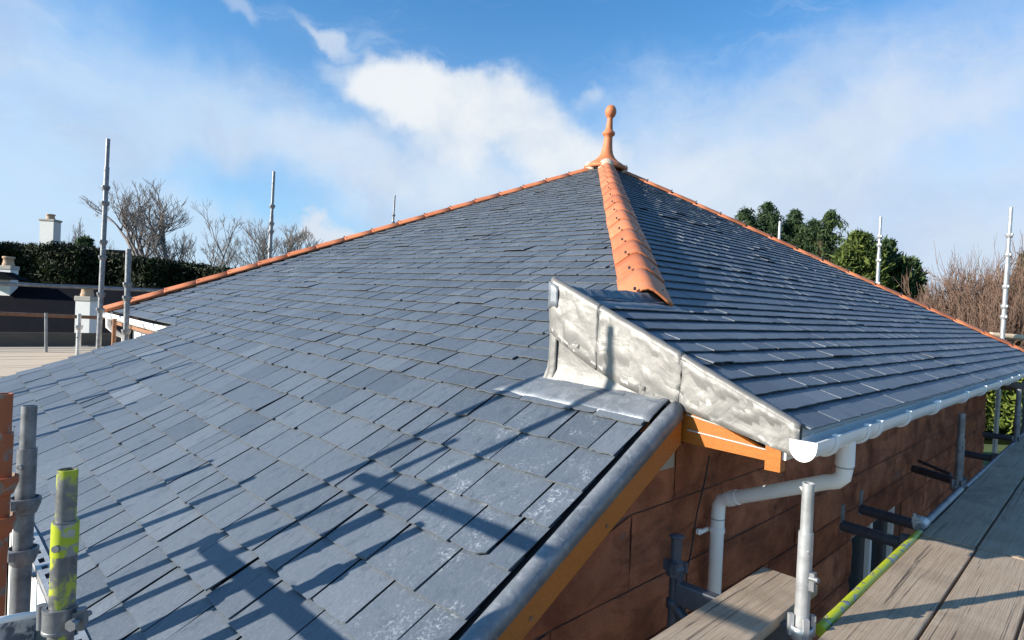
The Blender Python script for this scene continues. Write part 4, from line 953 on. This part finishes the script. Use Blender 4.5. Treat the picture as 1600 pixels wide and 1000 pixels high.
def conifer(label, u_, vtop, depth, wpx, mt, seed, style, bottom=GZ, group='evergreen trees beyond the right hip', cat='tree'):
    rnd = random.Random(seed); tip = at(u_, vtop, depth); base = V((tip.x, tip.y, bottom)); h = tip.z - base.z; rw = wpx / FPX * depth / 2
    o = thing('conifer_tree', label, cat, base, group); m = MB(); m.tube([base, lerp(base, tip, .5), tip], [h * .028, h * .018, .02], 8); m.build('trunk', 'bark', o)
    lf = MB(); lead_ = [(V((0, 0, 0)), 1.0, rw, 300 if style == 'droop' else 360)]
    for k in range(5 if style == 'droop' else 4):
        a = rnd.uniform(0, 6.283); q = rnd.uniform(.30, .62); lead_.append((V((math.cos(a), math.sin(a), 0)) * rw * q, 1 - rnd.uniform(.03, .13) - q * .10, rw * .42, 110))
    for off_, ht, rl_, n in lead_:
        for i in range(n):
            t = (i + rnd.random()) / n; t = (.12 if rl_ == rw else .70) + (.88 if rl_ == rw else .30) * t; z = h * ht * t; tt = t if rl_ == rw else (t - .70) / .30
            if style == 'droop': rad = rl_ * ((1 - tt) ** .62 + .03) * (rnd.uniform(.35, .85) if rnd.random() < .6 else rnd.uniform(.75, 1.45))
            else: rad = rl_ * (max(0, 1 - tt ** 2.6) ** .62) * rnd.uniform(.72, 1.10)
            a = rnd.uniform(0, 2 * math.pi); dirv = V((math.cos(a), math.sin(a), 0)); c0 = base + off_ + V((0, 0, z)); steps = 4 if style == 'droop' else 3
            for k in range(steps):
                q = (k + 1) / steps; sag = rad * (.35 * q - .62 * q * q) if style == 'droop' else .12 * rad * q
                c = c0 + dirv * rad * q + V((0, 0, sag))
                if style != 'droop' and q < .5: continue
                s = .16 if style == 'droop' else .20; last = k == steps - 1
                leaves(lf, c, 8 if style == 'droop' else 11, (s * (.8 if last else 1.5), s * (.8 if last else 1.5), s * .9), s * (.52 if style == 'droop' else .62), rnd, .8 if style == 'droop' else -.7, 2.6 if style == 'droop' else 1.9)
    lf.build('crown', mt, o); return o
conifer('dark drooping conifer behind the right hip, leftmost of the evergreens', 1166, 328, 34, 210, 'dark_conifer_leaf', 21, 'droop')
conifer('dark drooping conifer, the tallest just left of the small pale scaffold tip', 1200, 318, 35, 210, 'dark_conifer_leaf', 28, 'droop')
conifer('dark drooping conifer right of the small pale scaffold tip', 1243, 330, 34, 180, 'dark_conifer_leaf', 22, 'droop')
conifer('pointed drooping conifer standing between the leftmost conifers and the lime-green cypress', 1298, 331, 33, 215, 'conifer_leaf', 23, 'droop')
conifer('rounded lime-green cypress, brightest of the evergreens', 1340, 366, 29, 105, 'cypress_leaf', 24, 'round')
conifer('broad dark green cypress at the right of the evergreens, behind the pale upright', 1385, 378, 30, 105, 'conifer_leaf', 25, 'round')
conifer('small dark evergreen at the right edge behind the reddish shrub', 1602, 398, 30, 60, 'dark_conifer_leaf', 26, 'droop')
conifer('small bushy evergreen just right of the tall white chimney', 134, 374, 34, 80, 'conifer_leaf', 27, 'round', group=None)

def bare_tree(label, base, h, width, spread, mt_tr, mt_tw, seed, name='bare_tree', lv=6, group='bare winter trees', trunk_r=.018, kids=2, multi=1, up=.9, twr=.012, start=.28, shr=.70):
    rnd = random.Random(seed); base = V(base); o = thing(name, label, 'tree' if name == 'bare_tree' else 'shrub', base, group); tr, tw = MB(), MB()
    def grow(p, d, L, r_, lvl):
        pts = [p]; rad = [r_]; q = p; dd = d
        ns = 3 if lvl < 4 else 2
        for k in range(ns):
            dd = (dd + V((rnd.gauss(0, .13), rnd.gauss(0, .13), rnd.gauss(0, .08) + .05))).normalized(); q = q + dd * L / ns; pts.append(q); rad.append(lerp(r_, r_ * .62, (k + 1) / ns))
        (tr if lvl < 2 else tw).tube(pts, rad, 6 if lvl < 2 else 3, caps=False)
        if lvl >= lv: return
        nk = kids + (1 if rnd.random() < (.85 if multi == 1 else .72) else 0)
        for k in range(nk):
            t = rnd.uniform(.35, 1.0) if k else 1.0; s = t * ns; i = min(int(s), ns - 1); pp = lerp(pts[i], pts[i + 1], s - i)
            a = rnd.uniform(0, 6.283); side = dd.cross(V((math.cos(a), math.sin(a), .3))).normalized(); ang = rnd.uniform(.28, .62) * spread if k else rnd.uniform(.05, .30)
            nd = (dd * math.cos(ang) + side * math.sin(ang) + V((0, 0, up * .25))).normalized()
            grow(pp, nd, L * shr * rnd.uniform(.8, 1.15), max(twr, r_ * .58), lvl + 1)
    for k in range(multi):
        a = rnd.uniform(0, 6.28); ti = 0 if multi == 1 else .42
        d = V((math.cos(a) * ti, math.sin(a) * ti, 1)).normalized(); grow(base + V((math.cos(a), math.sin(a), 0)) * (.0 if multi == 1 else rnd.uniform(0, .9)), d, h * start, h * trunk_r, 0 if multi == 1 else 1)
    allv = tr.v + tw.v; zs = sorted(v[2] - base.z for v in allv); zm = zs[int(len(zs) * .998)]
    xs_ = sorted((V(v) - base).dot(FA[0]) for v in allv); n_ = len(xs_); x0, x1 = xs_[int(n_ * .01)], xs_[int(n_ * .99)]
    fz_, fw = h / zm, width / (x1 - x0); mid = FA[0] * ((x0 + x1) / 2)
    for mm in (tr, tw): mm.v = [tuple(V((base.x + (v[0] - base.x - mid.x * min(1, (v[2] - base.z) / zm * 2)) * fw, base.y + (v[1] - base.y - mid.y * min(1, (v[2] - base.z) / zm * 2)) * fw, base.z + (v[2] - base.z) * fz_))) for v in mm.v]
    tr.build('trunk', mt_tr, o) if tr.v else None; tw.build('crown', mt_tw, o); return o
def ground_at(u_, d): p = at(u_, 480, d); p.z = GZ; return p
def tree_h(u_, v_, d): return at(u_, v_, d).z - GZ
for u_, v_, d, wp, sp, sd_, lb, lv, st_ in [(205, 278, 40, 165, 1.0, 31, 'tall bare birch with fine twigs, behind the tall left upright', 7, .26), (125, 340, 46, 75, 1.0, 32, 'hazy bare tree between the white chimney and the tall birch', 6, .28), (275, 330, 42, 90, 1.0, 36, 'bare tree leaning right of the tall birch', 6, .28),
                               (345, 320, 36, 120, 1.15, 33, 'dark crooked bare tree with a bent top left of the slim upright', 6, .30), (405, 345, 38, 130, 1.15, 34, 'dark crooked bare tree right beside the slim upright behind the left hip', 6, .30), (455, 355, 44, 80, 1.0, 35, 'low bare tree right of the slim upright, near the small cloud', 6, .28), (-20, 372, 48, 70, 1.0, 37, 'low bare tree at the left edge behind the hedge', 6, .28)]:
    bare_tree(lb, ground_at(u_, d), tree_h(u_, v_, d), wp / FPX * d, sp, 'bark', 'twig', sd_, lv=7, twr=.007, start=st_)
bare_tree('grey bare tree left of the reddish shrub at the right', ground_at(1500, 30), tree_h(1500, 385, 30), 130 / FPX * 30, 1.1, 'bark', 'twig', 41, lv=6, multi=2, start=.34, twr=.009)
for u_, v_, d, wp, s_, lb in [(1530, 398, 26, 150, 42, 'large reddish brown bare shrub left of the tall right upright'), (1600, 402, 25, 140, 43, 'reddish brown bare shrub right of the tall right upright'), (1475, 455, 27, 90, 44, 'low reddish brown shrub by the foot of the grey bare tree'), (1275, 384, 33, 60, 45, 'small pinkish bare shrub between the drooping conifers and the lime-green cypress')]:
    bare_tree(lb, ground_at(u_, d), tree_h(u_, v_, d), wp / FPX * d, 1.15, 'red_twig', 'red_twig', s_, name='bare_shrub', lv=6, group='reddish bare shrubs', multi=9, start=.36, twr=.016, shr=.74, up=.35, kids=3)
